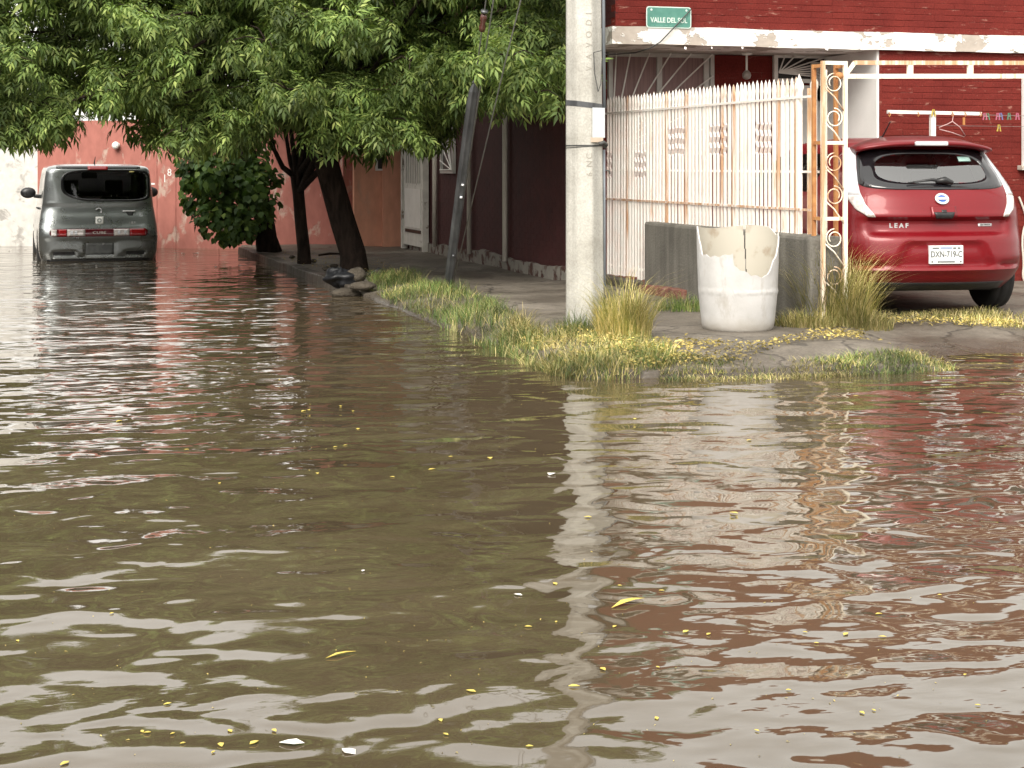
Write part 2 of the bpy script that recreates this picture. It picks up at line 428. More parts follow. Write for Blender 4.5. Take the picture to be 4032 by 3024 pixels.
class MB:
    def __init__(s): s.v, s.f = [], []
    def add(s, vs, fs):
        b = len(s.v); s.v += [tuple(q) for q in vs]; s.f += [tuple(i + b for i in f) for f in fs]; return s
    def box(s, a, b, M=None):
        (x0, y0, z0), (x1, y1, z1) = a, b
        vs = [(x0, y0, z0), (x1, y0, z0), (x1, y1, z0), (x0, y1, z0), (x0, y0, z1), (x1, y0, z1), (x1, y1, z1), (x0, y1, z1)]
        if M is not None: vs = [M @ Vector(q) for q in vs]
        return s.add(vs, [(0, 3, 2, 1), (4, 5, 6, 7), (0, 1, 5, 4), (1, 2, 6, 5), (2, 3, 7, 6), (3, 0, 4, 7)])
    def bar(s, p, q, w, d=None, up=(0, 0, 1)):
        """square bar from p to q"""
        p, q = Vector(p), Vector(q); d = d or w
        z = (q - p).normalized(); up = Vector(up)
        if abs(z.dot(up)) > .95: up = Vector((0, 1, 0))
        x = up.cross(z).normalized(); y = z.cross(x)
        M = Matrix((x, y, z)).transposed().to_4x4(); M.translation = p
        return s.box((-w / 2, -d / 2, 0), (w / 2, d / 2, (q - p).length), M)
    def tube(s, pts, r, n=8, cap=True):
        pts = [Vector(p) for p in pts]; m = len(pts)
        rs = r if isinstance(r, (list, tuple)) else [r] * m
        b = len(s.v); ref = None
        for i, p in enumerate(pts):
            t = (pts[min(i + 1, m - 1)] - pts[max(i - 1, 0)]).normalized()
            if ref is None:
                ref = t.cross(Vector((0, 0, 1))) if abs(t.z) < .9 else t.cross(Vector((0, 1, 0)))
            ref = (ref - t * ref.dot(t)).normalized(); w = t.cross(ref)
            for k in range(n):
                a = 2 * math.pi * k / n
                s.v.append(tuple(p + (ref * math.cos(a) + w * math.sin(a)) * rs[i]))
        for i in range(m - 1):
            for k in range(n):
                k2 = (k + 1) % n
                s.f.append((b + i * n + k, b + i * n + k2, b + (i + 1) * n + k2, b + (i + 1) * n + k))
        if cap:
            s.f.append(tuple(b + k for k in reversed(range(n)))); s.f.append(tuple(b + (m - 1) * n + k for k in range(n)))
        return s
    def lathe(s, prof, n=24, c=(0, 0, 0), M=None):
        b = len(s.v)
        for r, z in prof:
            for k in range(n):
                a = 2 * math.pi * k / n; q = Vector((c[0] + r * math.cos(a), c[1] + r * math.sin(a), c[2] + z))
                s.v.append(tuple(M @ q if M is not None else q))
        for i in range(len(prof) - 1):
            for k in range(n):
                k2 = (k + 1) % n
                s.f.append((b + i * n + k, b + i * n + k2, b + (i + 1) * n + k2, b + (i + 1) * n + k))
        s.f.append(tuple(b + k for k in reversed(range(n)))); s.f.append(tuple(b + (len(prof) - 1) * n + k for k in range(n)))
        return s
    def prism(s, poly, vec):
        n = len(poly); vec = Vector(vec)
        vs = [Vector(p) for p in poly]
        return s.add(vs + [p + vec for p in vs], [tuple(reversed(range(n))), tuple(range(n, 2 * n))] +
                     [(i, (i + 1) % n, n + (i + 1) % n, n + i) for i in range(n)])
    def mesh(s, name, smooth=False):
        me = bpy.data.meshes.new(name)
        me.from_pydata(s.v, [], s.f)
        me.update()
        bm = bmesh.new(); bm.from_mesh(me); bmesh.ops.recalc_face_normals(bm, faces=bm.faces); bm.to_mesh(me); bm.free()
        if smooth:
            for p in me.polygons: p.use_smooth = True
        return me
    def build(s, name, mat, parent=None, local=False, smooth=False, bevel=0.0):
        o = link(name, s.mesh(name, smooth), mat, parent, local)
        if bevel:
            m = o.modifiers.new('bevel', 'BEVEL'); m.width = bevel; m.segments = 2; m.limit_method = 'ANGLE'
        return o

def fast_mesh(name, V, F4=None, F3=None, smooth=False, flat=False):
    me = bpy.data.meshes.new(name)
    parts = []; tot = []
    if F4 is not None and len(F4): parts.append(F4.ravel()); tot.append(np.full(len(F4), 4))
    if F3 is not None and len(F3): parts.append(F3.ravel()); tot.append(np.full(len(F3), 3))
    loops = np.concatenate(parts).astype('i'); tot = np.concatenate(tot).astype('i')
    me.vertices.add(len(V)); me.vertices.foreach_set('co', np.asarray(V, 'f').ravel())
    me.loops.add(len(loops)); me.loops.foreach_set('vertex_index', loops)
    me.polygons.add(len(tot))
    st = np.concatenate([[0], np.cumsum(tot)[:-1]]).astype('i')
    me.polygons.foreach_set('loop_start', st)
    if smooth: me.polygons.foreach_set('use_smooth', np.ones(len(tot), bool))
    me.update(calc_edges=True); me.validate()
    if not smooth and flat: me.shade_flat()
    return me

def instance_mesh(name, tv, tf, rots, pos, scl=None, f3=True):
    """many copies of a small template in one mesh: tv (V,3), tf (F,3|4), rots (N,3,3), pos (N,3)"""
    tv = np.asarray(tv, float); tf = np.asarray(tf, int); N = len(pos)
    V = np.einsum('nij,vj->nvi', rots, tv)
    if scl is not None: V = V * np.asarray(scl)[:, None, None]
    V = V + np.asarray(pos)[:, None, :]
    Fc = tf[None] + (np.arange(N) * len(tv))[:, None, None]
    Fc = Fc.reshape(-1, tf.shape[1])
    return fast_mesh(name, V.reshape(-1, 3), None if f3 else Fc, Fc if f3 else None, flat=not f3)

def frames(d, up=None):
    """rotation matrices whose Y axis is d (N,3) and whose Z axis is as near up as it can be"""
    d = d / np.linalg.norm(d, axis=1, keepdims=True)
    if up is None: up = np.tile([0, 0, 1.0], (len(d), 1))
    x = np.cross(d, up); ln = np.linalg.norm(x, axis=1, keepdims=True)
    x = np.where(ln < 1e-3, np.array([[1.0, 0, 0]]), x / np.maximum(ln, 1e-6))
    z = np.cross(x, d)
    return np.stack([x, d, z], axis=2)

def text_mesh(body, size, depth=.002, bold=0.0, align='CENTER'):
    cu = bpy.data.curves.new('lettering', 'FONT')
    cu.body = body; cu.size = size; cu.extrude = depth; cu.align_x = align; cu.align_y = 'CENTER'; cu.offset = bold
    ob = bpy.data.objects.new('lettering', cu); C.objects.link(ob)
    dg = bpy.context.evaluated_depsgraph_get(); dg.update()
    me = bpy.data.meshes.new_from_object(ob.evaluated_get(dg))
    bpy.data.objects.remove(ob); bpy.data.curves.remove(cu)
    return me

def put_text(body, size, name, mat, parent, org, right, up, local=False, depth=.002, bold=0.0, sx=1.0):
    """raised lettering centred on org, running along right with its top towards up"""
    me = text_mesh(body, size, depth, bold)
    rt, up = Vector(right).normalized(), Vector(up).normalized(); nz = rt.cross(up)
    M = Matrix((rt * sx, up, nz)).transposed().to_4x4(); M.translation = Vector(org)
    me.transform(M)
    return link(name, me, mat, parent, local)

def fbm(x, y, seed=0):
    r = np.random.default_rng(seed); z = 0
    for f, a in ((.6, 1), (1.3, .6), (2.9, .35), (6.3, .2), (13, .1)):
        for k in range(3):
            th, ph = r.uniform(0, 6.28, 2); z = z + a / 3 * np.sin(f * (x * np.cos(th) + y * np.sin(th)) * 2 + ph)
    return z


# ------------------------------------------------------------------ the setting: ground, flood water, pavement, kerb
g = MB().add([(-900, -900, -.45), (900, -900, -.45), (900, 900, -.45), (-900, 900, -.45)], [(0, 1, 2, 3)]).build('ground', 'mud')
tag(g, kind='structure')
w = MB().add([(-70, -60, 0), (90, -60, 0), (90, 70, 0), (-70, 70, 0)], [(0, 1, 2, 3)]).build('water', 'water')
tag(w, kind='structure')

def kerb_u(v): return 3.44 - (v - 11) * .012
def pave_z(U, V):
    z = np.full(U.shape, .125)
    z = z + .012 * fbm(U, V, 3)
    d1 = U - (3.44 - (V - 11) * .012) + .03 * fbm(U * 2, V * 2, 5)          # distance inside the side-street kerb
    front = np.where(U < 6.0, 10.22 - .10 * (U - 3.4), 9.94) + .07 * fbm(U * 2.0, V, 8)
    d2 = V - front
    ramp = np.clip((U - 5.75) / .7, 0, 1)                                    # the driveway ramp down to the street
    zr = np.clip(-.075 + (V - 9.9) * .088 + (U - 6.2) * -.012, -.25, .135) + .012 * fbm(U * 1.5, V * 1.5, 9)
    d = np.minimum(d1, d2 * .9)
    rc = np.clip(d / .5, 0, 1)
    edge = np.where(V < 17.5, .035 + .09 * rc, .095)
    z = np.minimum(z, edge + .012 * fbm(U * 2, V * 2, 12))
    z = np.where(d < 0.02, z - np.clip((.02 - d) / .06, 0, 1) * .35, z)
    zz = z * (1 - ramp) + np.minimum(zr, z + .3 * (d2 < 0.02)) * ramp
    return zz
nu, nv = 190, 235
us = np.linspace(3.0, 14.0, nu); vs_ = np.linspace(9.0, 27.0, nv)
U, V = np.meshgrid(us, vs_)
Z = pave_z(U, V)
idx = np.arange(nu * nv).reshape(nv, nu)
F4 = np.stack([idx[:-1, :-1], idx[:-1, 1:], idx[1:, 1:], idx[1:, :-1]], -1).reshape(-1, 4)
pv = link('pavement', fast_mesh('pavement', np.stack([U, V, Z], -1).reshape(-1, 3), F4, smooth=True), 'pavement')
tag(pv, kind='structure')
def ground_z(u, v): return float(pave_z(np.array([u]), np.array([v]))[0])

k = MB()
vv = np.linspace(17.6, 26.5, 40)
for a, b in zip(vv[:-1], vv[1:]):
    j1 = .01 * math.sin(a * 5); gap = .012 if int(a * 1.7) != int(b * 1.7) else 0
    u0, u1 = kerb_u(a) - .10 + j1, kerb_u(b) - .10 + .01 * math.sin(b * 5)
    zt = .098 + .008 * math.sin(a * 3)
    k.add([(u0, a, -.2), (u0 + .17, a, -.2), (u0 + .17, a, zt), (u0 + .02, a, zt), (u1, b - gap, -.2), (u1 + .17, b - gap, -.2), (u1 + .17, b - gap, zt), (u1 + .02, b - gap, zt)],
          [(0, 3, 2, 1), (4, 5, 6, 7), (2, 3, 7, 6), (3, 0, 4, 7), (1, 2, 6, 5)])
kb = k.build('kerb', 'kerb', bevel=.012)
tag(kb, kind='structure')


# ------------------------------------------------------------------ the red brick corner house
VF, VR, US, UW = 15.9, 17.15, 5.73, 8.72       # front plane, back of the porch, side wall, porch end wall
ZS, ZC, ZT = 2.635, 2.82, 4.15                 # soffit, top of cornice, roof line
house = thing('brick_house', 'oxblood painted brick house with a peeling white cornice on the street corner', 'house', (US, VF, 0))
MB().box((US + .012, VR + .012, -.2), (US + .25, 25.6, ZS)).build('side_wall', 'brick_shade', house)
MB().box((US + .012, VF + .012, ZC), (14, 25.6, ZT)).build('parapet', 'mortar', house)
MB().box((US + .25, VR + .012, -.2), (UW + .05, VR + .25, ZS)).build('porch_wall', 'mortar', house)
MB().box((UW + .03, VF + .012, -.2), (14, VR + 2, ZS - .001)).build('front_wall', 'mortar', house)
MB().box((UW + .003, VF + .02, -.2), (UW + .03, VR + .012, ZS)).build('porch_end_wall', 'wing_white', house)
MB().box((UW - .17, VR - .03, .2), (UW - .02, VR + .01, ZS - .06)).build('porch_pilaster', 'wing_white', house)
cor = MB()                                      # cornice: uneven lower edge, in short lengths that run into each other
n = 120; us_ = np.linspace(US - .045, 14, n)
lo = ZS + .006 * fbm(us_ * 3, us_ * 0, 21); hi = ZC + .005 * fbm(us_ * 3, us_ * 0 + 4, 22)
for i in range(n):
    cor.v += [(us_[i], VF - .05, lo[i]), (us_[i], VF - .05, hi[i]), (us_[i], 16.6, ZC), (us_[i], 16.6, ZS)]
for i in range(n - 1):
    b = i * 4
    for a in range(4): cor.f.append((b + a, b + (a + 1) % 4, b + 4 + (a + 1) % 4, b + 4 + a))
cor.f += [(0, 1, 2, 3), tuple(reversed(range((n - 1) * 4, n * 4)))]
cor.build('cornice', 'cornice', house)
MB().box((US - .045, 16.6, ZS), (US + .1, 25.6, ZC)).build('side_cornice', 'cornice', house)
MB().box((US + .02, 16.58, ZS + .01), (UW + .2, 18, ZC - .01)).build('porch_ceiling', 'soffit', house)
for px, s in ((2695, .02), (2800, .012), (3250, .03), (3385, .022), (3995, .05), (2920, .015)):
    p = onv(px, 188, VF - .055)
    MB().add([p + Vector((0, 0, .012)), p + Vector((s, -.01, .006)), p + Vector((s * .7, -.018, -s)), p + Vector((-s * .3, -.012, -s * .6))], [(0, 1, 2, 3)]).build('loose_paint', 'cornice', house)

BP, BC = .245, .0665                           # brick length and course
def brick_mesh(name, L=.240, Hh=.0615, D=.05):
    m = MB().box((-L / 2, 0, -Hh / 2), (L / 2, D, Hh / 2)).mesh(name)
    bm = bmesh.new(); bm.from_mesh(m); bmesh.ops.bevel(bm, geom=bm.edges[:], offset=.004, segments=1, affect='EDGES'); bm.to_mesh(m); bm.free()
    return m
bmesh_data = brick_mesh('brick'); bmesh_data.materials.append(MAT['brick'])
MH = Matrix.Translation(house.location).inverted()
nb = 0
def brick_at(loc, rotz=0.0):
    global nb
    o = bpy.data.objects.new('brick', bmesh_data); C.objects.link(o)
    o.parent = house; o.matrix_parent_inverse = MH
    o.location = loc; o.rotation_euler = (random.uniform(-.006, .006), random.uniform(-.003, .003), rotz + random.uniform(-.006, .006))
    nb += 1
rest = []                                       # bricks past the picked-out ones: same shape, joined
def course_wall(u0, u1, z0, z1, v, ulim, zlim):
    r = 0; z = z0 + BC / 2
    while z < z1 - .02:
        u = u0 + (BP / 2 if r % 2 == 0 else 0)
        while u < u1:
            if u - BP / 2 >= u0 - .001 or r % 2:
                loc = Vector((max(u, u0 + .118), v + .0075 + random.uniform(-.002, .002), z))
                if u < ulim and zlim[0] < z < zlim[1] and nb < 297: brick_at(loc)
                else: rest.append((loc, 0.0))
            u += BP
        z += BC; r += 1
course_wall(US + .012, 13.9, ZC + .004, ZT, VF, 10.75, (0, 3.17))
course_wall(UW + .06, 13.9, .12, ZS - .01, VF, 10.72, (1.13, 2.6))
course_wall(US + .26, UW - .05, .12, ZS - .01, VR, 0, (9, 9))
rest_side = []
r = 0; z = .12 + BC / 2                         # side wall
while z < ZT:
    v = (VR if z < ZS else VF) + .13 + (BP / 2 if r % 2 else 0)
    while v < 25.4:
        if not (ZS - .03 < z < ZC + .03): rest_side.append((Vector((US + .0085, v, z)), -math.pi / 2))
        v += BP
    z += BC; r += 1
bx = MB().box((-.120, 0, -.0308), (.120, .03, .0308))
tv = np.array(bx.v); tf = np.array(bx.f)
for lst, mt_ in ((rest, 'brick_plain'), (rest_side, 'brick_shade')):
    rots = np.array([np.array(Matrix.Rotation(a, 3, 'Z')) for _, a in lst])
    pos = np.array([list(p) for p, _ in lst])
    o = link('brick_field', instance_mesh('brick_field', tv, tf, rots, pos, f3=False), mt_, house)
    tag(o, kind='stuff')

# porch windows with sunburst grilles, porch lamp
def window_on(parent, a, b, name, pane_mat, cols=(), normal=(0, -1, 0), fw=.045, rays=None, frame_mat='alu', sash=None):
    """a window standing on a wall: a and b are opposite corners on the wall face"""
    a, b = Vector(a), Vector(b); nrm = Vector(normal); rt = Vector((0, 0, 1)).cross(nrm)
    wdt = abs((b - a).dot(rt)); o0 = a if (b - a).dot(rt) > 0 else Vector((b.x, b.y, a.z))
    z0, z1 = min(a.z, b.z), max(a.z, b.z); o0 = Vector((o0.x, o0.y, 0))
    def P(s, z, d): return o0 + rt * s + Vector((0, 0, z)) + nrm * d
    def slab(m, s0, s1, za, zb, d0, d1):
        return m.add([P(s0, za, d0), P(s1, za, d0), P(s1, zb, d0), P(s0, zb, d0), P(s0, za, d1), P(s1, za, d1), P(s1, zb, d1), P(s0, zb, d1)],
                     [(0, 3, 2, 1), (4, 5, 6, 7), (0, 1, 5, 4), (1, 2, 6, 5), (2, 3, 7, 6), (3, 0, 4, 7)])
    win = slab(MB(), .005, wdt - .005, z0 + .005, z1 - .005, .001, .012).build(name, pane_mat, parent)
    fr = MB()
    slab(fr, 0, fw, z0, z1, 0, .05); slab(fr, wdt - fw, wdt, z0, z1, 0, .05)
    slab(fr, fw, wdt - fw, z0, z0 + fw, 0, .048); slab(fr, fw, wdt - fw, z1 - fw, z1, 0, .048)
    fr.build('window_frame', frame_mat, win)
    for c in cols: slab(MB(), c * wdt - .03, c * wdt + .03, z0 + fw, z1 - fw, .012, .04).build('mullion', frame_mat, win)
    if rays:
        (cs, cz), ends = rays
        for es, ez in ends:
            MB().tube([P(cs, cz, .062), P(es, ez, .062)], .0085, 6).build('grille_bar', 'white_paint', win)
    return win, P, wdt, z0, z1
a, b = onv(2392, 206, VR), onv(2806, 610, VR)
wd = b.x - a.x; zt, zb = a.z - .01, b.z
rays = [(onv(x, y, VR).x - a.x, onv(x, y, VR).z) for x, y in ((2475, 210), (2550, 210), (2635, 210), (2715, 210), (2797, 215), (2800, 300), (2800, 400), (2800, 500), (2420, 210))]
window_on(house, a, (b.x, b.y, zb), 'window', 'curtain', (.48, .93), rays=((.02, zb + .04), rays))
a2, b2 = onv(3042, 212, VR), onv(3362, 330, VR)
rays = [(onv(x, y, VR).x - a2.x, onv(x, y, VR).z) for x, y in ((3085, 212), (3128, 214), (3195, 214), (3280, 214), (3345, 225), (3345, 250), (3345, 275), (3345, 298), (3345, 318))]
window_on(house, a2, b2, 'window', 'dark_room', (), rays=((.05, b2.z + .11), rays), frame_mat='white_paint')
dp = MB().box((a2.x + .02, VR - .03, .15), (b2.x - .1, VR + .01, b2.z - .03)).build('porch_door', 'wing_white', house)
MB().box((a2.x + .12, VR - .045, .9), (a2.x + .42, VR - .03, b2.z - .2)).build('door_panel', 'alu', dp)
MB().box((a2.x + .52, VR - .045, .9), (a2.x + .80, VR - .03, b2.z - .2)).build('door_panel', 'alu', dp)
lp = onv(2940, 205, 16.7); lp.z = ZS + .01
lt = thing('porch_lamp', 'small pale lamp hanging on a stem under the porch ceiling', 'lamp', lp)
MB().tube([(0, 0, -.03), (0, 0, -.21)], .012, 8).build('stem', 'white_paint', lt, local=True)
MB().lathe([(.015, 0), (.055, -.008), (.055, -.03), (.02, -.04)], 16).build('ceiling_rose', 'white_paint', lt, local=True, smooth=True)
MB().lathe([(.02, -.205), (.045, -.235), (.05, -.26), (.04, -.29), (.015, -.305)], 16).build('lamp_shade', 'bulb', lt, local=True, smooth=True)

# right-hand window, just inside the picture
a3 = onv(4022, 300, VF); b3 = Vector((a3.x + 1.1, VF, onv(4022, 652, VF).z))
window_on(house, a3, b3, 'window', 'dark_room', (.5,), frame_mat='wing_white')
MB().box((a3.x - .05, VF - .09, b3.z - .05), (a3.x + 1.15, VF + .01, b3.z + .002)).build('window_sill', 'cornice', house, bevel=.008)

# side wall: plinth, down pipes, window
pl = MB(); vv = np.linspace(VR, 25.3, 70)
pt = .245 + .03 * fbm(vv * 2.2, vv * 0, 31)
for i, q in enumerate(vv): pl.v += [(US - .03 + .006 * math.sin(i * 2.1), q, -.1), (US - .026, q, pt[i]), (US + .03, q, pt[i] + .012), (US + .03, q, -.1)]
for i in range(69):
    for a in range(4): pl.f.append((i * 4 + a, i * 4 + (a + 1) % 4, i * 4 + 4 + (a + 1) % 4, i * 4 + 4 + a))
pl.f += [(0, 1, 2, 3), tuple(reversed(range(69 * 4, 70 * 4)))]
pl.build('plinth', 'plinth', house)
for px, r in ((1712, .036), (1847, .032), (1988, .034)):
    p = onu(px, 900, US - .045)
    MB().tube([(p.x, p.y, .20), (p.x, p.y, 1.4), (p.x, p.y + .004, 2.9)], r, 10).build('down_pipe', 'pvc', house, smooth=True)
a, b = onu(1745, 682, US), onu(1795, 460, US)
window_on(house, a, b, 'window', 'dark_room', (), normal=(-1, 0, 0), frame_mat='alu',
          rays=((abs(b.y - a.y) * .98, .05 + a.z), [(0.05, a.z + .18), (.05, a.z + .45), (.2, b.z - .05), (.42, b.z - .05), (.05, a.z + .05)]))

# street name sign
p0, p1 = onv(2545, 24, VF - .062), onv(2722, 113, VF - .062)
sg = thing('street_sign', 'green street name plate reading VALLE DEL SOL above the cornice', 'sign', (p0.x, VF - .06, p1.z))
def rounded_rect(x0, x1, z0, z1, r, y, n=5):
    out = []
    for cx, cz, a0 in ((x1 - r, z1 - r, 0), (x0 + r, z1 - r, 90), (x0 + r, z0 + r, 180), (x1 - r, z0 + r, 270)):
        for i in range(n + 1):
            a = R(a0 + 90 * i / n); out.append((cx + r * math.cos(a), y, cz + r * math.sin(a)))
    return out
Wd, Hd = p1.x - p0.x, p0.z - p1.z
MB().prism(rounded_rect(0, Wd, 0, Hd, .03, 0), (0, .004, 0)).build('backing', 'sign_white', sg, local=True)
MB().prism(rounded_rect(.010, Wd - .010, .010, Hd - .010, .024, -.0015), (0, .0014, 0)).build('face', 'sign_green', sg, local=True)
put_text('VALLE DEL SOL', .072, 'lettering', 'sign_white', sg, (Wd * .5, -.003, Hd * .36), (1, 0, 0), (0, 0, 1), True, .001, .0016, .82)
for q in (.055, Wd - .055):
    MB().lathe([(.010, 0), (.012, .003), (.006, .005)], 10, M=Matrix.Translation((q, -.001, Hd - .035)) @ Matrix.Rotation(R(90), 4, 'X')).build('screw', 'sign_white', sg, local=True)
for q in range(7):
    MB().box((.05 + q * .05, -.0024, .022), (.085 + q * .05, -.0012, .030)).build('small_print', plain('faint_print', (.12, .30, .24), None), sg, local=True)
# loose cable running over the sign down to the porch
cab = MB().tube([onv(2722, 36, VF - .085), onv(2680, 82, VF - .085), onv(2600, 165, VF - .08), onv(2560, 190, VF - .08), onv(2500, 208, VF + .3), onv(2430, 213, VF + .5), onv(2385, 214, VF + .2)], .007, 6).build('loose_cable', 'cable', smooth=True)
tag(cab, 'thin dark cable sagging across the green street sign and the cornice', 'cable')


# ------------------------------------------------------------------ walls at the end of the side street
def wall_between(p, q, z0, z1, th, mat, parent, name, jag=0.0, seed=0):
    p, q = Vector((p.x, p.y, 0)), Vector((q.x, q.y, 0)); d = (q - p); L = d.length; d.normalize(); nn = Vector((-d.y, d.x, 0))
    n = max(2, int(L / .12)); m = MB(); r_ = random.Random(seed)
    for i in range(n + 1):
        s = p + d * (L * i / n); zt = z1 + jag * (r_.random() - .5)
        m.v += [tuple(s + Vector((0, 0, z0))), tuple(s + Vector((0, 0, zt))), tuple(s + nn * th + Vector((0, 0, zt))), tuple(s + nn * th + Vector((0, 0, z0)))]
    for i in range(n):
        for a in range(4): m.f.append((i * 4 + a, i * 4 + (a + 1) % 4, i * 4 + 4 + (a + 1) % 4, i * 4 + 4 + a))
    m.f += [(0, 1, 2, 3), tuple(reversed(range(n * 4, n * 4 + 4)))]
    return m.build(name, mat, parent)
pA, pB, pC = at(-900, 985, 28.8), at(148, 985, 28.5), at(1402, 965, 27.0)
ww = wall_between(pA, pB, -.4, 1.83, .18, 'white_wall', None, 'boundary_wall', .02, 1)
tag(ww, 'blotchy whitewashed low wall beyond the grey car', 'wall')
pk = thing('boundary_wall', 'salmon pink plastered wall with pale paint drips behind the trees', 'wall', pB)
wall_between(pB, pC, -.4, 2.16, .18, 'pink_wall', pk, 'wall', .02, 2)
d = (Vector((pC.x, pC.y, 0)) - Vector((pB.x, pB.y, 0))).normalized(); nn = Vector((d.y, -d.x, 0))
def on_pink(px, py, off=.004):
    t_ = (px - 148) / (1402 - 148.0)
    best = None
    for i in range(400):
        s = i / 400.0; q = Vector((pB.x, pB.y, 0)).lerp(Vector((pC.x, pC.y, 0)), s)
        X = .96 * q.x - .28 * q.y; Y = .28 * q.x + .96 * q.y; e = abs(2016 + FPX * X / Y - px)
        if best is None or e < best[0]: best = (e, q, Y)
    return best[1] + nn * off + Vector((0, 0, HCAM - (py - HOR) / FPX * best[2]))
q = on_pink(650, 704)
put_text('1', .19, 'painted_number', 'sticker', pk, q, d, (0, 0, 1), depth=.0006)
q = on_pink(668, 680)
put_text('8', .17, 'painted_number', 'sticker', pk, q, d, (0, 0, 1), depth=.0006)
q = on_pink(607, 724)
MB().box((-.05, -.001, -.015), (.05, .001, .015), Matrix.Translation(q) @ Matrix.Rotation(math.atan2(d.y, d.x), 4, 'Z')).build('painted_dash', 'sticker', pk)
for px in (615, 690, 860, 1170):               # shallow pilaster seams in the plaster
    q = on_pink(px, 900, .0)
    MB().box((-.018, -.012, -.3), (.018, .01, 2.1), Matrix.Translation((q.x, q.y, 0)) @ Matrix.Rotation(math.atan2(d.y, d.x), 4, 'Z')).build('seam', 'pink_wall', pk)
q = on_pink(464, 573, .02)
wl_ = thing('sky_gap_globe', 'round white globe on the salmon wall, stand-in for a gap of sky', 'lamp', q, math.atan2(d.y, d.x))  # white globe added in place of a bright round gap of sky
MB().lathe([(.03, .02), (.055, .035), (.068, .06), (.055, .09), (.02, .105)], 16, M=Matrix.Rotation(R(90), 4, 'X')).build('globe', 'wing_white', wl_, local=True, smooth=True)
MB().lathe([(.05, -.02), (.05, .02), (.03, .026)], 16, M=Matrix.Rotation(R(90), 4, 'X')).build('base', 'white_paint', wl_, local=True, smooth=True)

sal = thing('salmon_house', 'orange plastered house corner with a small white window beside the brick house', 'house', (4.95, 25.9, 0))
MB().box((4.95, 25.95, -.2), (5.40, 29, 3.0)).build('wall', 'salmon', sal)
MB().box((5.40, 25.87, -.2), (6.4, 29, 3.0)).build('corner_wall', 'salmon', sal)
MB().box((4.80, 26.1, -.2), (4.95, 26.4, 2.9)).build('reveal', 'pink_wall', sal)
a, b = onv(1478, 672, 25.95), onv(1516, 560, 25.95)
window_on(sal, a, b, 'window', 'dark_room', (), frame_mat='white_paint', fw=.03)

# white metal side door, standing on the line of the brick house's wall
pd, pe = onu(1594, 980, US - .06), onu(1672, 1000, US - .06)
dr = thing('metal_door', 'white metal side door with a ribbed upper half and rusted foot', 'door', (US - .06, pe.y, .1))
L = pd.y - pe.y
MB().box((-.02, 0, .06), (.02, L, 2.2)).build('leaf', 'door_white', dr, local=True)
fr = MB()
for y0, y1, z0, z1 in ((-.07, .0, -.05, 2.26), (L, L + .09, -.05, 2.26), (0, L, 2.2, 2.26)): fr.box((-.045, y0, z0), (.045, y1, z1))
fr.build('frame', 'door_white', dr, local=True)
for i in range(7):
    y = L * .16 + i * L * .68 / 6
    MB().box((-.034, y - .022, 1.02), (-.02, y + .022, 2.1)).build('rib', 'alu', dr, local=True)
MB().box((-.032, L * .12, .34), (-.02, L * .88, .94)).build('lower_panel', 'white_paint', dr, local=True)
MB().box((-.034, L * .12, .26), (-.0205, L * .88, .31)).build('slot', 'dark_room', dr, local=True)

# unseen house added across the side street to keep light off the side wall
hx = thing('unseen_house', 'unseen plain brown house added across the side street to block light', 'house', (-9, 21, 0))
MB().box((-13, 11.5, -.3), (-5.6, 33, 3.6)).build('wall', 'house_dark', hx)
MB().box((-13.1, 11.4, 3.6), (-5.4, 33.1, 3.8)).build('roof_slab', 'block', hx)
for y_ in (13, 17, 21, 25):
    w_ = MB().box((-5.62, y_, 1.0), (-5.58, y_ + 1.4, 2.2)).build('window', 'dark_room', hx)
    MB().box((-5.60, y_ - .06, .92), (-5.50, y_ + 1.46, .99)).build('window_sill', 'block', w_)

hy = thing('unseen_house', 'unseen long cream house added across the main street to darken reflections', 'house', (4, -12, 0))  # unseen, added behind the camera to darken reflections and low sky light
MB().box((-16, -18, -.3), (24, -7.5, 4.3)).build('wall', 'house_cream', hy)
MB().box((-16.1, -18.1, 4.3), (24.1, -7.3, 4.5)).build('roof_slab', 'block', hy)
for x_ in (-12, -6, 0, 6, 12, 18):
    w_ = MB().box((x_, -7.52, 1.0), (x_ + 1.6, -7.47, 2.3)).build('window', 'dark_room', hy)
    MB().box((x_ - .06, -7.5, .92), (x_ + 1.66, -7.40, .99)).build('window_sill', 'block', w_)


# ------------------------------------------------------------------ front garden: low cement wall, picket fence, brick edging
UFN = 6.17
lw = MB().box((6.0, 12.05, -.1), (6.30, 15.78, .825)).build('low_wall', 'block', bevel=.03)
tag(lw, 'low grey cement wall carrying the picket fence behind the white drum', 'wall')

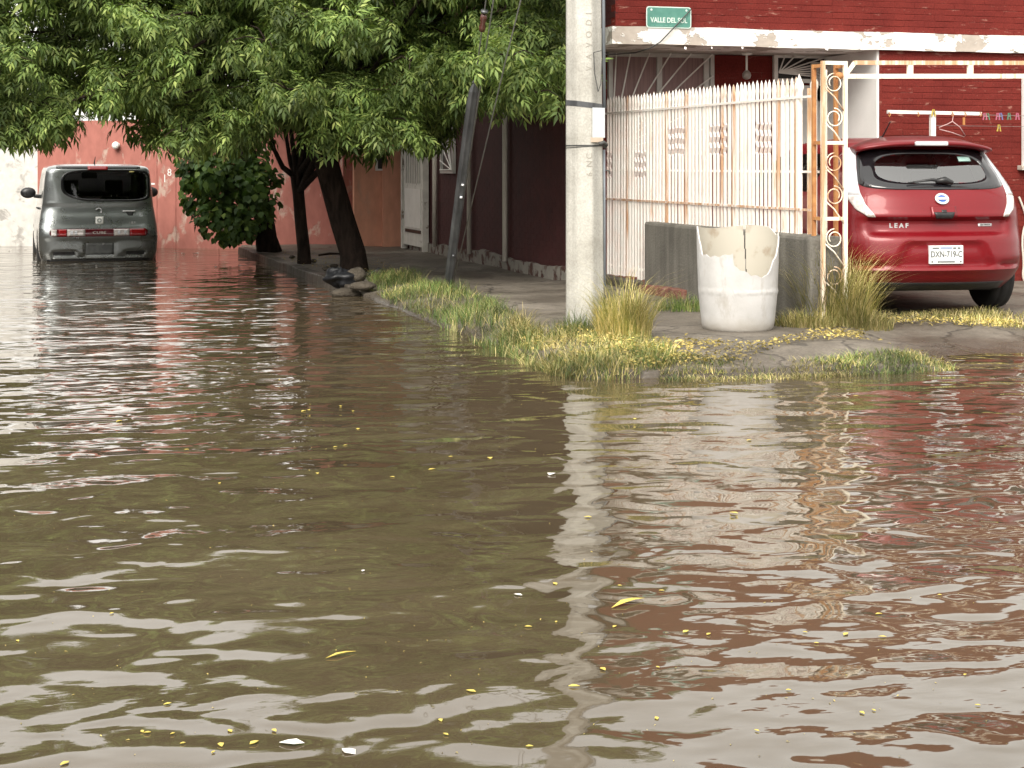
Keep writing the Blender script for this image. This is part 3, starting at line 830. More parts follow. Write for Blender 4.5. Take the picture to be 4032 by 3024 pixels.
fence = thing('picket_fence', 'white spear-topped metal picket fence streaked with rust', 'fence', (UFN, 12.3, .1))
def picket_mesh(name, L, wdt=.034, wave=False):
    """one flat-bar picket with a spear tip, foot at z = 0"""
    m = MB(); hw = wdt / 2; d = .010
    zs = [0, L * .5 - .15, L * .5 + .15, L - .14]
    if wave:
        zs = [0] + [L * .62 + (i - 6) * .025 for i in range(13)] + [L - .14]
        for i, z in enumerate(zs):
            o = .011 * math.sin((i - 1) * 1.57) if 0 < i < 14 else 0
            m.v += [(-d, -hw * .8 + o, z), (d, -hw * .8 + o, z), (d, hw * .8 + o, z), (-d, hw * .8 + o, z)]
    else:
        for z in zs: m.v += [(-d, -hw, z), (d, -hw, z), (d, hw, z), (-d, hw, z)]
    n = len(m.v) // 4
    for i in range(n - 1):
        for a in range(4): m.f.append((i * 4 + a, i * 4 + (a + 1) % 4, i * 4 + 4 + (a + 1) % 4, i * 4 + 4 + a))
    m.f.append((0, 3, 2, 1))
    b = (n - 1) * 4
    for zz, f in ((L - .10, 1.25), (L - .07, .85), (L - .035, .45)):   # spear: swells, then tapers to a point
        k = len(m.v)
        m.v += [(-d, -hw * f, zz), (d, -hw * f, zz), (d, hw * f, zz), (-d, hw * f, zz)]
        for a in range(4): m.f.append((b + a, b + (a + 1) % 4, k + (a + 1) % 4, k + a))
        b = k
    k = len(m.v); m.v.append((0, 0, L))
    for a in range(4): m.f.append((b + a, b + (a + 1) % 4, k))
    me = m.mesh(name); me.materials.append(MAT['picket'])
    if wave:
        me.materials.append(MAT['picket_pink'])
        for p_ in me.polygons:
            if abs(p_.center.z - L * .62) < .17: p_.material_index = 1
    return me
ZTOP = 2.15
def fence_u(v): return UFN - (v - 12.3) * .018
tall, short = picket_mesh('picket', ZTOP - .20), picket_mesh('picket', ZTOP - .80)
tall_w, short_w = picket_mesh('picket', ZTOP - .20, .028, True), picket_mesh('picket', ZTOP - .80, .028, True)
MF = Matrix.Translation(fence.location).inverted()
v = 12.62; i = 0
while v < VR - .03:
    short_one = v < 15.80
    ph = (v - 12.62) % .98
    wavy = .42 < ph < .78
    me = (short_w if wavy else short) if short_one else (tall_w if wavy else tall)
    o = bpy.data.objects.new('picket', me); C.objects.link(o)
    o.parent = fence; o.matrix_parent_inverse = MF
    o.location = (fence_u(v) + random.uniform(-.003, .003), v, (.80 if short_one else .20) + random.uniform(-.012, .006))
    o.rotation_euler = (random.uniform(-.0018, .0018), random.uniform(-.002, .002), .018 + random.uniform(-.04, .04))
    v += .083; i += 1
for z, off in ((1.965, -.013), (1.03, -.013), (1.345, .016)):
    MB().bar((fence_u(12.25) + off, 12.25, z), (fence_u(VR) + off, VR, z), .012, .020).build('rail', 'rail_paint', fence)
MB().bar((fence_u(15.8) + .016, 15.8, .31), (fence_u(VR) + .016, VR, .31), .012, .022).build('rail', 'rail_paint', fence)
for px, zt_, w_ in ((3147, 2.16, .040), (3206, 2.155, .036)):
    p = onu(px, 900, UFN); hw = w_ / 2; z0 = .80 if px < 3200 else .05
    m = MB(); prof = [(z0, 1), (zt_ - .15, 1), (zt_ - .12, 1.35), (zt_ - .085, 1.35), (zt_ - .06, .9), (zt_ - .03, .5), (zt_, .05)]
    for z, f in prof: m.v += [(p.x - hw * f, p.y - hw * f, z), (p.x + hw * f, p.y - hw * f, z), (p.x + hw * f, p.y + hw * f, z), (p.x - hw * f, p.y + hw * f, z)]
    for q in range(len(prof) - 1):
        for a in range(4): m.f.append((q * 4 + a, q * 4 + (a + 1) % 4, q * 4 + 4 + (a + 1) % 4, q * 4 + 4 + a))
    m.f.append((0, 3, 2, 1))
    m.build('post', 'picket', fence)
p = onu(3187, 900, UFN + .05)
MB().box((p.x - .014, p.y - .014, .1), (p.x + .014, p.y + .014, 2.04)).build('gate_stop', 'lattice', fence)

for k in range(9):                              # crumbling edging bricks at the foot of the fence
    v0 = 14.75 + k * .265
    m = MB().box((-.06, -.12, 0), (.06, .12, .115 + random.uniform(-.015, .012)))
    o = m.build('edging_brick', 'red_clay', bevel=.012)
    o.location = (5.955 if v0 < 15.75 else 6.10, v0, ground_z(5.95, v0) - .02)
    o.rotation_euler = (random.uniform(-.04, .04), random.uniform(-.04, .04), random.uniform(-.05, .05))
    tag(o, 'chipped clay edging brick in the row along the foot of the picket fence', 'brick', 'edging bricks under the fence')
mo = MB().box((5.90, 15.88, -.05), (6.32, VR, .205)).build('fence_footing', 'kerb', bevel=.015)
tag(mo, 'rough mortar footing under the far end of the picket fence', 'footing')

# lattice gate column and the rusty beam over the drive
V0, V1, UA, UB, ZL = 12.0, 12.16, 6.088, 6.315, 2.236
lat = thing('gate_column', 'cream wrought iron lattice gate column with scrolls, rusting at its foot', 'gate column', (6.2, 12.08, .0))
bw_ = .03
for (uu, v_) in ((UA, V0), (UB - bw_, V0), (UA, V1), (UB - bw_, V1)):
    MB().box((uu, v_, -.05), (uu + bw_, v_ + bw_, ZL if v_ == V0 else ZL - .02)).build('post', 'lattice' if v_ == V0 else 'rust', lat)
MB().box(((UA + UB) / 2 - .014, V1 + .001, -.05), ((UA + UB) / 2 + .014, V1 + .028, ZL - .06)).build('post', 'lattice', lat)
MB().box((UA + bw_, V0 + .002, ZL - bw_), (UB - bw_, V0 + bw_ - .002, ZL)).build('top_rail', 'lattice', lat)
for uu in (UA, UB - bw_):
    MB().box((uu + .002, V0 + bw_, ZL - bw_ - .02), (uu + bw_ - .002, V1, ZL - .022)).build('top_rail', 'rust', lat)
for z in (1.565, .955):
    MB().box((UA + bw_, V0 + .003, z), (UB - bw_, V0 + bw_ - .003, z + .028)).build('cross_rail', 'lattice', lat)
    MB().box((UA + .003, V0 + bw_, z), (UA + bw_ - .003, V1, z + .028)).build('cross_rail', 'rust', lat)
def scroll(c, s, flip=1, turns=1.35, r=.05):
    """a flat-bar scroll: a ring that winds in on itself with a straight tail"""
    pts = []
    for i in range(26):
        t_ = i / 25.0; a = R(90) + flip * t_ * turns * 2 * math.pi; rr = r * (1 - .45 * t_)
        pts.append(Vector(c) + Vector((math.cos(a) * rr * s, 0, math.sin(a) * rr * s)))
    return pts
cu_ = (UA + UB) / 2
for zb_, zt_ in ((1.60, 2.20), (.99, 1.56), (.30, .95)):
    zm = (zb_ + zt_) / 2
    for j, (zz, fl) in enumerate(((zt_ - .14, 1), (zm - .12, -1), (zb_ + .1, 1))):
        if j == 2: continue
        for off in (0.0,):
            MB().tube(scroll((cu_ + off, V0 + .012, zz), 1.55, fl), .0055, 6).build('scroll', 'lattice', lat, smooth=True)
        MB().tube([(UA + .03, V0 + .012, zz - .04), (cu_, V0 + .012, zz - .11), (UB - .03, V0 + .012, zz - .22)], .006, 6).build('tendril', 'lattice', lat, smooth=True)
MB().lathe([(.0, -.03), (.026, -.022), (.032, 0), (.026, .022), (0.0, .03)], 14, (UB - .06, V0 + .03, 2.12)).build('lock_knob', 'rust', lat, smooth=True)

beam = thing('gate_beam', 'rusty cream double rail spanning the driveway above the red car', 'beam', (UB, 12.015, 2.1))
def railz(u, z): return z + (u - UB) * .016
for z, th in ((2.225, .034), (2.115, .038)):
    u0 = UB + (.06 if z > 2.2 else .0)
    m = MB(); b_ = [(u0, railz(u0, z)), (11.2, railz(11.2, z))]
    m.add([(u_, v_, zz + dz) for u_, zz in b_ for v_, dz in ((11.998, -th / 2), (12.032, -th / 2), (12.032, th / 2), (11.998, th / 2))],
          [(0, 1, 2, 3), (7, 6, 5, 4), (0, 4, 5, 1), (1, 5, 6, 2), (2, 6, 7, 3), (3, 7, 4, 0)])
    m.build('rail', 'lattice', beam)
MB().bar((UB - .005, 12.015, 2.135), (UB + .07, 12.015, 2.225), .028).build('brace', 'lattice', beam)
for px in (3583, 3820):
    p = onv(px, 270, 12.015)
    MB().box((p.x - .022, 12.0, railz(p.x, 2.13)), (p.x + .022, 12.03, railz(p.x, 2.21))).build('stub', 'lattice', beam)
MB().box((11.18, 11.98, -.05), (11.24, 12.05, 2.33)).build('far_post', 'lattice', beam)

# ------------------------------------------------------------------ broken white drum
dc = onz(2905, 1297, .115); dc.z = ground_z(dc.x, dc.y) - .01
drum = thing('plastic_drum', 'broken white plastic drum with its front torn open standing on the pavement', 'drum', dc, -math.asin(.28))
def drum_top(th):
    """height of the torn rim; th = 0 faces the street, positive to the right"""
    s = math.sin(th) * 162
    if abs(th) < math.pi / 2:
        xs = [-162, -158, -150, -120, -80, -40, -37, -10, 30, 65, 85, 100, 118, 132, 145, 156, 162]
        hs = [.80, .70, .60, .585, .595, .615, .515, .49, .452, .437, .432, .445, .50, .565, .60, .68, .74]
        return float(np.interp(s, xs, hs)) + .006 * math.sin(th * 23)
    return .80 + .012 * math.sin(th * 3) - (.05 * max(0, 1 - abs(th - 1.75) / .35))
def drum_r(z): return float(np.interp(z, [0, .015, .06, .18, .30, .312, .325, .55, .80], [.255, .272, .284, .296, .307, .315, .308, .317, .322]))
nt, nz = 320, 30
def drum_shell(inset, flip):
    m = MB()
    for j in range(nz + 1):
        for i in range(nt):
            th = -math.pi + 2 * math.pi * i / nt; z = drum_top(th) * j / nz
            if inset: z = max(z, .012)
            r_ = drum_r(z) - inset
            m.v.append((r_ * math.sin(th), -r_ * math.cos(th), z))
    for j in range(nz):
        for i in range(nt):
            th = -math.pi + 2 * math.pi * i / nt; z = drum_top(th) * j / nz
            sl = abs(th + math.pi) if th < 0 else abs(th - math.pi)      # crack down the back
            x = math.sin(th)
            if abs(th) > 2.2 and abs(x - (.30 + .12 * (1 - z / .8))) < .022 * max(0, (z - .30)) / .5 + .004 and z > .42: continue
            f = (j * nt + i, j * nt + (i + 1) % nt, (j + 1) * nt + (i + 1) % nt, (j + 1) * nt + i)
            m.f.append(tuple(reversed(f)) if flip else f)
    m.f.append(tuple(range(nt)) if flip else tuple(reversed(range(nt))))
    return m
outer = drum_shell(0, False)
def raw_build(mb, name, mat, parent):
    me = bpy.data.meshes.new(name); me.from_pydata(mb.v, [], mb.f); me.update()
    for p_ in me.polygons: p_.use_smooth = True
    return link(name, me, mat, parent, True)
raw_build(outer, 'shell', 'drum', drum)
inn = drum_shell(.011, True)
raw_build(inn, 'inner_face', 'drum_in', drum)
rim = MB()
for i in range(nt):
    th = -math.pi + 2 * math.pi * i / nt; z = drum_top(th); r_ = drum_r(z)
    rim.v += [(r_ * math.sin(th), -r_ * math.cos(th), z), ((r_ - .011) * math.sin(th), -(r_ - .011) * math.cos(th), z)]
for i in range(nt):
    k_ = (i + 1) % nt; th = -math.pi + 2 * math.pi * i / nt
    if abs(th) > 2.2 and abs(math.sin(th) - .30) < .03: continue
    rim.f.append((2 * i, 2 * k_, 2 * k_ + 1, 2 * i + 1))
rim.build('torn_rim', 'drum', drum, local=True)

# ------------------------------------------------------------------ concrete utility pole with its stays
pc = onz(2303, 1312, .1); PB = Vector((pc.x, pc.y, 0.0))
ylean = -math.asin(.28)
pole = thing('utility_pole', 'pale eight-sided concrete utility pole on the grassy corner', 'utility pole', PB, ylean)
m = MB()
prof = [(.146, -.3), (.146, .1), (.143, .7), (.139, 1.6), (.134, 2.8), (.115, 9.0)]
for r_, z in prof:
    for k_ in range(8):
        a = R(22.5 + 45 * k_); lean = -.004 * z
        m.v.append((r_ / math.cos(R(22.5)) * math.cos(a) + lean, r_ / math.cos(R(22.5)) * math.sin(a), z))
for i in range(len(prof) - 1):
    for k_ in range(8): m.f.append((i * 8 + k_, i * 8 + (k_ + 1) % 8, i * 8 + 8 + (k_ + 1) % 8, i * 8 + 8 + k_))
m.f += [tuple(reversed(range(8))), tuple(range(40, 48))]
m.build('shaft', 'pole', pole, local=True, bevel=.01)
cx = .152
MB().tube([(cx, -.02, .25), (cx - .003, -.02, 1.0), (cx - .006, -.02, 1.52)], .011, 8).build('conduit', 'conduit', pole, local=True, smooth=True)
MB().tube([(cx - .004, -.025, 1.84), (cx - .012, -.03, 2.9), (cx - .03, -.03, 8.6)], .013, 8).build('conduit', 'conduit', pole, local=True, smooth=True)
def band(z, r, h, mat, name='band', tilt=0.0):
    mm = MB()
    for k_ in range(8):
        a = R(22.5 + 45 * k_); q = r / math.cos(R(22.5))
        x_, y_ = q * math.cos(a) - .004 * z, q * math.sin(a)
        mm.v += [(x_, y_, z + tilt * x_), (x_, y_, z + h + tilt * x_)]
    for k_ in range(8): mm.f.append((2 * k_, 2 * ((k_ + 1) % 8), 2 * ((k_ + 1) % 8) + 1, 2 * k_ + 1))
    o = mm.build(name, mat, pole, local=True); sm = o.modifiers.new('s', 'SOLIDIFY'); sm.thickness = .003; return o
band(1.842, .1405, .042, 'galv', tilt=-.12)
band(1.545, .1415, .010, 'cable', 'wire_tie')
band(1.538, .1415, .006, 'cable', 'wire_tie', .06)
MB().box((-.05, -.1495, 1.61), (.075, -.1465, 1.84), Matrix.Rotation(R(38), 4, 'Z')).build('notice', 'paper', pole, local=True)
MB().box((-.06, -.1505, 1.575), (.06, -.148, 1.612), Matrix.Rotation(R(36), 4, 'Z')).build('torn_card', plain('brown_card', (.50, .40, .30), (.58, .48, .38), 10, .8), pole, local=True)
MB().tube([(.10, -.15, 1.56), (.14, -.145, 1.572), (.158, -.11, 1.555), (.15, -.06, 1.54)], .016, 8).build('tie_knot', 'cable', pole, local=True, smooth=True)
MB().tube([(.155, -.05, 1.36), (.185, -.06, 1.355), (.19, -.06, 1.33)], .006, 6).build('hook', 'cable', pole, local=True)
MB().tube([(.06, -.152, 2.26), (.12, -.145, 2.275)], .0035, 6).build('bent_wire', 'cable', pole, local=True)
MB().tube([(.06, -.152, 2.26), (.068, -.153, 2.1), (.095, -.152, 1.96), (.115, -.147, 2.02), (.125, -.143, 2.2)], .0035, 6).build('bent_wire', 'cable', pole, local=True)
for ch, z in (('I', 2.56), ('D', 2.49), ('O', 2.40), ('V', 2.32), ('A', 2.23), ('V', 2.14), ('C', 1.47), ('N', 1.41), ('6', 1.33)):
    q = Vector((.036, -.1395 - .0052 * (1.6 - z) / 1.2, 0))
    put_text(ch, .065, 'cast_letter', plain('cast_letter', (.30, .28, .24), None), pole, (q.x - .004 * z, q.y, z), (0, 0, 1), (-1, 0, 0), True, .002)
band(4.62, .130, .05, 'galv'); band(7.45, .122, .05, 'galv'); band(8.40, .118, .05, 'galv')

# stay with its sheet steel guard
anc = onz(1757, 1160, .06); anc.z = .02
ptop = PB + Vector((0, 0, 8.42)); ptop2 = PB + Vector((0, 0, 7.5)); ptop3 = PB + Vector((0, 0, 4.66))
def along(a, b, t_): return a.lerp(b, t_)
stay = thing('pole_stay', 'leaning steel stay wire in a long grey guard rising from the grass', 'stay wire', anc)
MB().tube([anc, along(anc, ptop, .50), ptop], .007, 6).build('wire', 'wire', stay, smooth=True)
L = (ptop - anc).length
gd = (ptop - anc).normalized()
gx = gd.cross(Vector((0, 1, 0))).normalized(); gy = gd.cross(gx)
m = MB(); npr = 12
for j, (s_, r_) in enumerate(((.05, .030), (.25, .046), (1.1, .052), (2.25, .058), (2.38, .050), (2.46, .022))):
    for k_ in range(npr):
        a = 2 * math.pi * k_ / npr; rr = r_ * (.80 if k_ in (3, 9) else 1.0)
        m.v.append(tuple(anc + gd * s_ + gx * math.cos(a) * rr + gy * math.sin(a) * rr * .8))
for j in range(5):
    for k_ in range(npr): m.f.append((j * npr + k_, j * npr + (k_ + 1) % npr, (j + 1) * npr + (k_ + 1) % npr, (j + 1) * npr + k_))
m.f += [tuple(reversed(range(npr))), tuple(range(5 * npr, 6 * npr))]
m.build('guard', 'galv', stay, smooth=False, bevel=.003)
for s_ in (.52, 1.2, 1.34):
    c_ = anc + gd * s_ - Vector((0.0, .055, 0))
    MB().lathe([(.0, -.012), (.014, -.010), (.016, 0), (.014, .010), (0, .012)], 8, c_).build('bolt', 'chrome' if s_ > .6 else 'galv', stay)
MB().tube([anc + gd * 2.42 - gx * .02, anc + gd * 2.47 + gx * .02, anc + gd * 2.52 - gx * .012], .012, 8).build('clamp', 'galv', stay)
ic = anc + gd * (2.46 + .64)
MB().lathe([(.0, -.10), (.028, -.09), (.034, -.05), (.024, -.01), (.034, .04), (.030, .08), (0, .095)], 12, M=Matrix.Translation(ic) @ gd.to_track_quat('Z', 'Y').to_matrix().to_4x4()).build('insulator', 'insulator', stay, smooth=True)
MB().lathe([(.0, -.015), (.036, -.01), (.036, .015), (0, .02)], 12, M=Matrix.Translation(ic + gd * .11) @ gd.to_track_quat('Z', 'Y').to_matrix().to_4x4()).build('insulator_cap', 'galv', stay, smooth=True)
s2 = MB().tube([anc + Vector((.04, .03, .05)), along(anc, ptop2, .5) + Vector((.02, 0, -.02)), ptop2], .0075, 6).build('stay_wire', 'wire', smooth=True)
tag(s2, 'grey stay wire running close beside the steel guard to the pole', 'wire')
s3 = MB().tube([anc + Vector((.05, .02, .04)), along(anc, ptop3, .5), ptop3], .006, 6).build('stay_wire', 'wire', smooth=True)
tag(s3, 'thin slack stay wire slanting farther right than the steel guard', 'wire')

# ------------------------------------------------------------------ washing line behind the red car
tp = onv(3672, 1000, 15.55)
TZ = 1.955
tpost = thing('washing_line_post', 'white T-shaped washing line post behind the red car', 'post', (tp.x, 15.55, .12))
tl, tr = onv(3495, 440, 15.55), onv(3862, 448, 15.55)
MB().bar((tl.x, 15.55, tl.z), (tr.x, 15.55, tr.z), .036).build('crossbar', 'white_paint', tpost)
MB().box((tp.x - .028, 15.53, .05), (tp.x + .028, 15.572, TZ - .02)).build('post', 'white_paint', tpost)
for px in (3497, 3610, 3745, 3795, 3855):
    p = onv(px, 452, 15.545)
    MB().tube([p + Vector((0, -.02, .03)), p + Vector((.012, -.03, 0)), p + Vector((0, -.03, -.02)), p + Vector((-.012, -.03, 0))], .005, 6).build('hook', 'rust', tpost)
line_end = Vector((11.6, 15.86, tr.z + .02))
ls = Vector((tr.x - .02, 15.54, tr.z - .012))
ln = MB().tube([ls, ls.lerp(line_end, .5) - Vector((0, 0, .02)), line_end], .003, 6).build('washing_line', 'wire')
tag(ln, 'thin upper washing line tied to the end of the T-shaped post', 'washing line')
ls2 = Vector((tp.x, 15.53, tr.z - .13)); le2 = Vector((11.6, 15.86, tr.z - .13))
ln2 = MB().tube([ls2, le2], .0025, 6).build('washing_line', 'wire')
tag(ln2, 'thin lower washing line holding a single yellow clothes peg', 'washing line')
pegc = {'pink': (.42, .11, .17), 'green': (.08, .20, .12), 'blue': (.13, .16, .34), 'yellow': (.48, .36, .07), 'orange': (.40, .17, .05)}
for c_ in pegc: MAT['peg_' + c_] = plain('peg_' + c_, pegc[c_], None, 5, .45)
def peg(px, c_, lower=False, label=''):
    A, B = (ls2, le2) if lower else (ls, line_end)
    p = onv(px, 460, 15.6); s_ = (p.x - A.x) / (B.x - A.x); q = A.lerp(B, s_)
    if not lower and s_ < 0: q = Vector((p.x, 15.52, tl.z + .01))
    o = thing('clothes_peg', label, 'clothes peg', q, random.uniform(-.3, .3), 'pegs on the washing line')
    for sg_ in (-1, 1):
        MB().add([(sg_ * .004, -.006, .02), (sg_ * .012, -.006, .018), (sg_ * .026, -.006, -.055), (sg_ * .014, -.006, -.055),
                  (sg_ * .004, .006, .02), (sg_ * .012, .006, .018), (sg_ * .026, .006, -.055), (sg_ * .014, .006, -.055)],
                 [(0, 1, 2, 3), (7, 6, 5, 4), (0, 4, 5, 1), (1, 5, 6, 2), (2, 6, 7, 3), (3, 7, 4, 0)]).build('prong', 'peg_' + c_, o, local=True)
    MB().box((-.010, -.005, -.022), (.010, .005, -.012)).build('spring', 'wire', o, local=True)
peg(3660, 'yellow', False, 'yellow clothes peg on the crossbar above the T-post stem')
peg(3868, 'pink', False, 'pink clothes peg at the very end of the T-post crossbar')
peg(3880, 'green', False, 'green clothes peg beside the pink one at the end of the crossbar')
peg(3925, 'pink', False, 'pink clothes peg touching a blue peg on the line')
peg(3938, 'blue', False, 'blue clothes peg on the upper washing line')
peg(3975, 'green', False, 'green clothes peg between blue and pink pegs on the line')
peg(4012, 'pink', False, 'pink clothes peg on the line nearest the window')
peg(3943, 'yellow', True, 'yellow clothes peg hanging alone on the lower line')
hq = onv(3750, 452, 15.52)
hang = MB().tube([hq + Vector(q) for q in ((-.012, 0, .0), (-.004, 0, .018), (.012, 0, .008), (.008, 0, -.02), (.0, 0, -.07), (-.06, 0, -.10), (-.16, 0, -.135), (-.155, 0, -.155), (.0, 0, -.19), (.14, 0, -.235), (.155, 0, -.22), (.09, 0, -.13), (.0, 0, -.07))], .0055, 6)
o = hang.build('clothes_hanger', plain('pale_pink_plastic', (.45, .28, .27), None, 5, .5), smooth=True)
tag(o, 'pale pink clothes hanger hooked on the T-post crossbar', 'clothes hanger')
ot = MB().box((-.012, -.006, -.06), (.012, .006, .02), Matrix.Translation(onv(3795, 470, 15.52))).build('cloth_tag', 'peg_orange')
tag(ot, 'small orange strip dangling from the T-post crossbar', 'tag')
# pale hose hanging at the right of the red car
hp = [(4012, 775), (4030, 820), (4045, 870), (4030, 900), (4024, 960), (4032, 1040), (4026, 1090), (4040, 1120)]
hq_ = [onv(x, y, VF - .02) for x, y in hp]
for _ in range(3):                              # round the corners off
    hq_ = [hq_[0]] + [p for a, b in zip(hq_[:-1], hq_[1:]) for p in (a.lerp(b, .25), a.lerp(b, .75))] + [hq_[-1]]
hs_ = MB().tube(hq_, .012, 8).build('garden_hose', 'pvc', smooth=True)
tag(hs_, 'pale hose hanging in a loop beside the red car', 'hose')


# ------------------------------------------------------------------ trees
def leaflet(L, W, fold=.25):
    """five points, four faces: a pointed leaflet folded along its rib, base at the origin, along +Y"""
    return np.array([(0, 0, 0), (-W, .38 * L, W * fold), (0, .38 * L, -.10 * L * 0), (W, .38 * L, W * fold), (0, L, -.12 * L)], float), \
           np.array([(0, 2, 1), (1, 2, 4), (0, 3, 2), (2, 3, 4)], int)

def pinnate(rachis=.165, L=.095, W=.0135, pairs=3):
    V, F = [], []
    lv, lf = leaflet(L, W)
    def put(base, ang, droop, s):
        M = np.array(Matrix.Rotation(ang, 3, 'Z') @ Matrix.Rotation(-droop, 3, 'X'))
        F.append(lf + len(np.concatenate(V)) if V else lf.copy()); V.append((lv * s) @ M.T + base)
    for i in range(pairs):
        s = .28 + .30 * i; y = rachis * s; b = np.array([0, y, -.35 * y * y / rachis])
        for sg_ in (-1, 1): put(b, -sg_ * R(52 - 6 * i), .35, .85 + .1 * i)
    put(np.array([0, rachis, -.35 * rachis]), 0, .55, 1.15)
    return np.concatenate(V), np.concatenate(F)
PIN_V, PIN_F = pinnate()

def rosettes(P, axis, n_leaf, rg, el=(.55, -.95)):
    """leaf frames for whorls of leaves: P (N,3) tips, axis (N,3)"""
    N = len(P); n = n_leaf
    az_ = (np.arange(n)[None] * 2.399 + rg.uniform(0, 6.28, (N, 1)) + rg.normal(0, .25, (N, n)))
    e = np.linspace(el[0], el[1], n)[None] + rg.normal(0, .2, (N, n))
    loc = np.stack([np.cos(az_) * np.cos(e), np.sin(az_) * np.cos(e), np.sin(e)], -1)
    ax = axis / np.linalg.norm(axis, axis=1, keepdims=True)
    t1 = np.cross(ax, [0.31, .2, 1.0]); t1 /= np.linalg.norm(t1, axis=1, keepdims=True); t2 = np.cross(ax, t1)
    d = loc[..., 0:1] * t1[:, None] + loc[..., 1:2] * t2[:, None] + loc[..., 2:3] * ax[:, None]
    d[..., 2] -= .28
    d = d.reshape(-1, 3)
    up = np.repeat(ax, n, 0) + rg.normal(0, .25, (N * n, 3)) + np.array([0, 0, .7])
    return frames(d, up), np.repeat(P, n, 0)

# lower outline of the canopy as it hangs over the street, in photo pixels
OX = [-900, -400, 0, 60, 130, 250, 310, 400, 440, 500, 560, 640, 720, 900, 1000, 1060, 1150, 1240, 1290, 1400, 1480, 1560, 1700, 1780, 1860, 1940, 2000, 2100, 2160, 2200, 2260, 2420, 2520]
OY = [450, 500, 560, 570, 605, 575, 500, 425, 445, 440, 530, 590, 600, 570, 540, 500, 480, 500, 610, 640, 620, 570, 560, 520, 470, 425, 460, 470, 430, 370, 330, 60, -300]

def limb(m, p, q, r0, r1, bend=.15, n=7, seed=0):
    rr = random.Random(seed); p, q = Vector(p), Vector(q); L = (q - p).length
    off = Vector((rr.uniform(-1, 1), rr.uniform(-1, 1), rr.uniform(.2, .8))) * bend * L
    pts = []
    for i in range(n):
        t_ = i / (n - 1); pts.append(p.lerp(q, t_) + off * (4 * t_ * (1 - t_)) * .5)
    m.tube(pts, [r0 + (r1 - r0) * i / (n - 1) for i in range(n)], 8)

def make_tree(name, label, base, trunk_pts, trunk_r, clumps, twig_seed, dens=1.0):
    """trunk (+ limbs as sub-parts of it) and a crown of leaf whorls gathered in clumps: clumps = (x, y, z, r, fine)"""
    tr_ = thing(name, label, 'tree', base)
    tk = MB().tube(trunk_pts, trunk_r, 14).build('trunk', 'bark', tr_, smooth=True)
    head = Vector(trunk_pts[-1]); lm = MB()
    rr = random.Random(twig_seed)
    picks = sorted(clumps, key=lambda c: rr.random())[:26]
    for i, c in enumerate(picks):
        start = Vector(trunk_pts[-1 if i % 3 else -2]); limb(lm, start, c[:3], trunk_r[-1] * .42, .012, .12, 7, i)
    lm.build('limbs', 'bark', tk, smooth=True)
    rg = np.random.default_rng(twig_seed)
    Ps, As, fine = [], [], []
    tw = MB(); 
    for (x, y, z, r, fn) in clumps:
        n = int((18 if fn else 9) * dens * (r / .42) ** 2)
        dv = rg.normal(0, 1, (n, 3)); dv /= np.linalg.norm(dv, axis=1, keepdims=True)
        dv[:, 2] = dv[:, 2] * .75 + .12
        rad = r * rg.uniform(.55, 1.08, (n, 1))
        p = np.array([x, y, z]) + dv * rad * np.array([1, 1, .62])
        Ps.append(p); As.append(dv * .6 + np.array([0, 0, .75])); fine.append(np.full(n, fn))
        if fn:
            for q in p[::4]: tw.tube([(x, y, z), tuple((np.array([x, y, z]) + q) / 2 + np.array([0, 0, .05])), tuple(q)], [.010, .007, .004], 5)
    P, A, fine = np.concatenate(Ps), np.concatenate(As), np.concatenate(fine).astype(bool)
    rf, pf = rosettes(P[fine], A[fine], 8, rg)
    s = rg.uniform(.75, 1.2, len(pf))
    rc, pc_ = rosettes(P[~fine], A[~fine], 8, rg)
    s2 = rg.uniform(1.3, 1.8, len(pc_))
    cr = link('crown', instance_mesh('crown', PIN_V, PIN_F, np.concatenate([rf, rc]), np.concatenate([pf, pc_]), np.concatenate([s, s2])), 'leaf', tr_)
    tag(tw.build('twigs', 'bark', cr), kind='stuff')
    return tr_

def clump_field(x0, x1, ytop, Yr, seed, step, r):
    """clumps through a slab of air over the street; the outline is the photo's, the depth is real"""
    rg = random.Random(seed); out = []
    Y = Yr[0]
    while Y <= Yr[1]:
        ppm = FPX / Y; s = step * ppm
        y = ytop
        while y < 680:
            x = x0 + rg.uniform(0, s)
            while x < x1:
                rr_ = r * rg.uniform(.75, 1.2); lim = float(np.interp(x, OX, OY)) - rr_ * .60 * ppm - (Y - Yr[0]) * 10
                if y < lim:
                    p = at(x + rg.uniform(-.3, .3) * s, y + rg.uniform(-.3, .3) * s, Y + rg.uniform(-.4, .4))
                    if not (p.x > US - .55 and p.y > VF - .5 and p.z < ZT + .4):
                        out.append((p.x, p.y, p.z, rr_, y > -140 and Y < Yr[0] + 2.3))
                x += s * rg.uniform(.8, 1.2)
            y += s * .62
        # one row hanging exactly at the outline
        x = x0
        while x < x1:
            rr_ = r * .72; rr_ *= rg.uniform(.7, 1.25); yy = float(np.interp(x, OX, OY)) - rr_ * .62 * ppm - (Y - Yr[0]) * 12 - max(0, rg.gauss(.04, .14)) * ppm
            p = at(x, yy, Y + rg.uniform(-.3, .3))
            if rg.random() > .22 and not (p.x > US - .5 and p.y > VF - .5 and p.z < ZT + .4) and yy > -100: out.append((p.x, p.y, p.z, rr_, Y < Yr[0] + 2.3))
            x += s * .55
        Y += .95
    return out

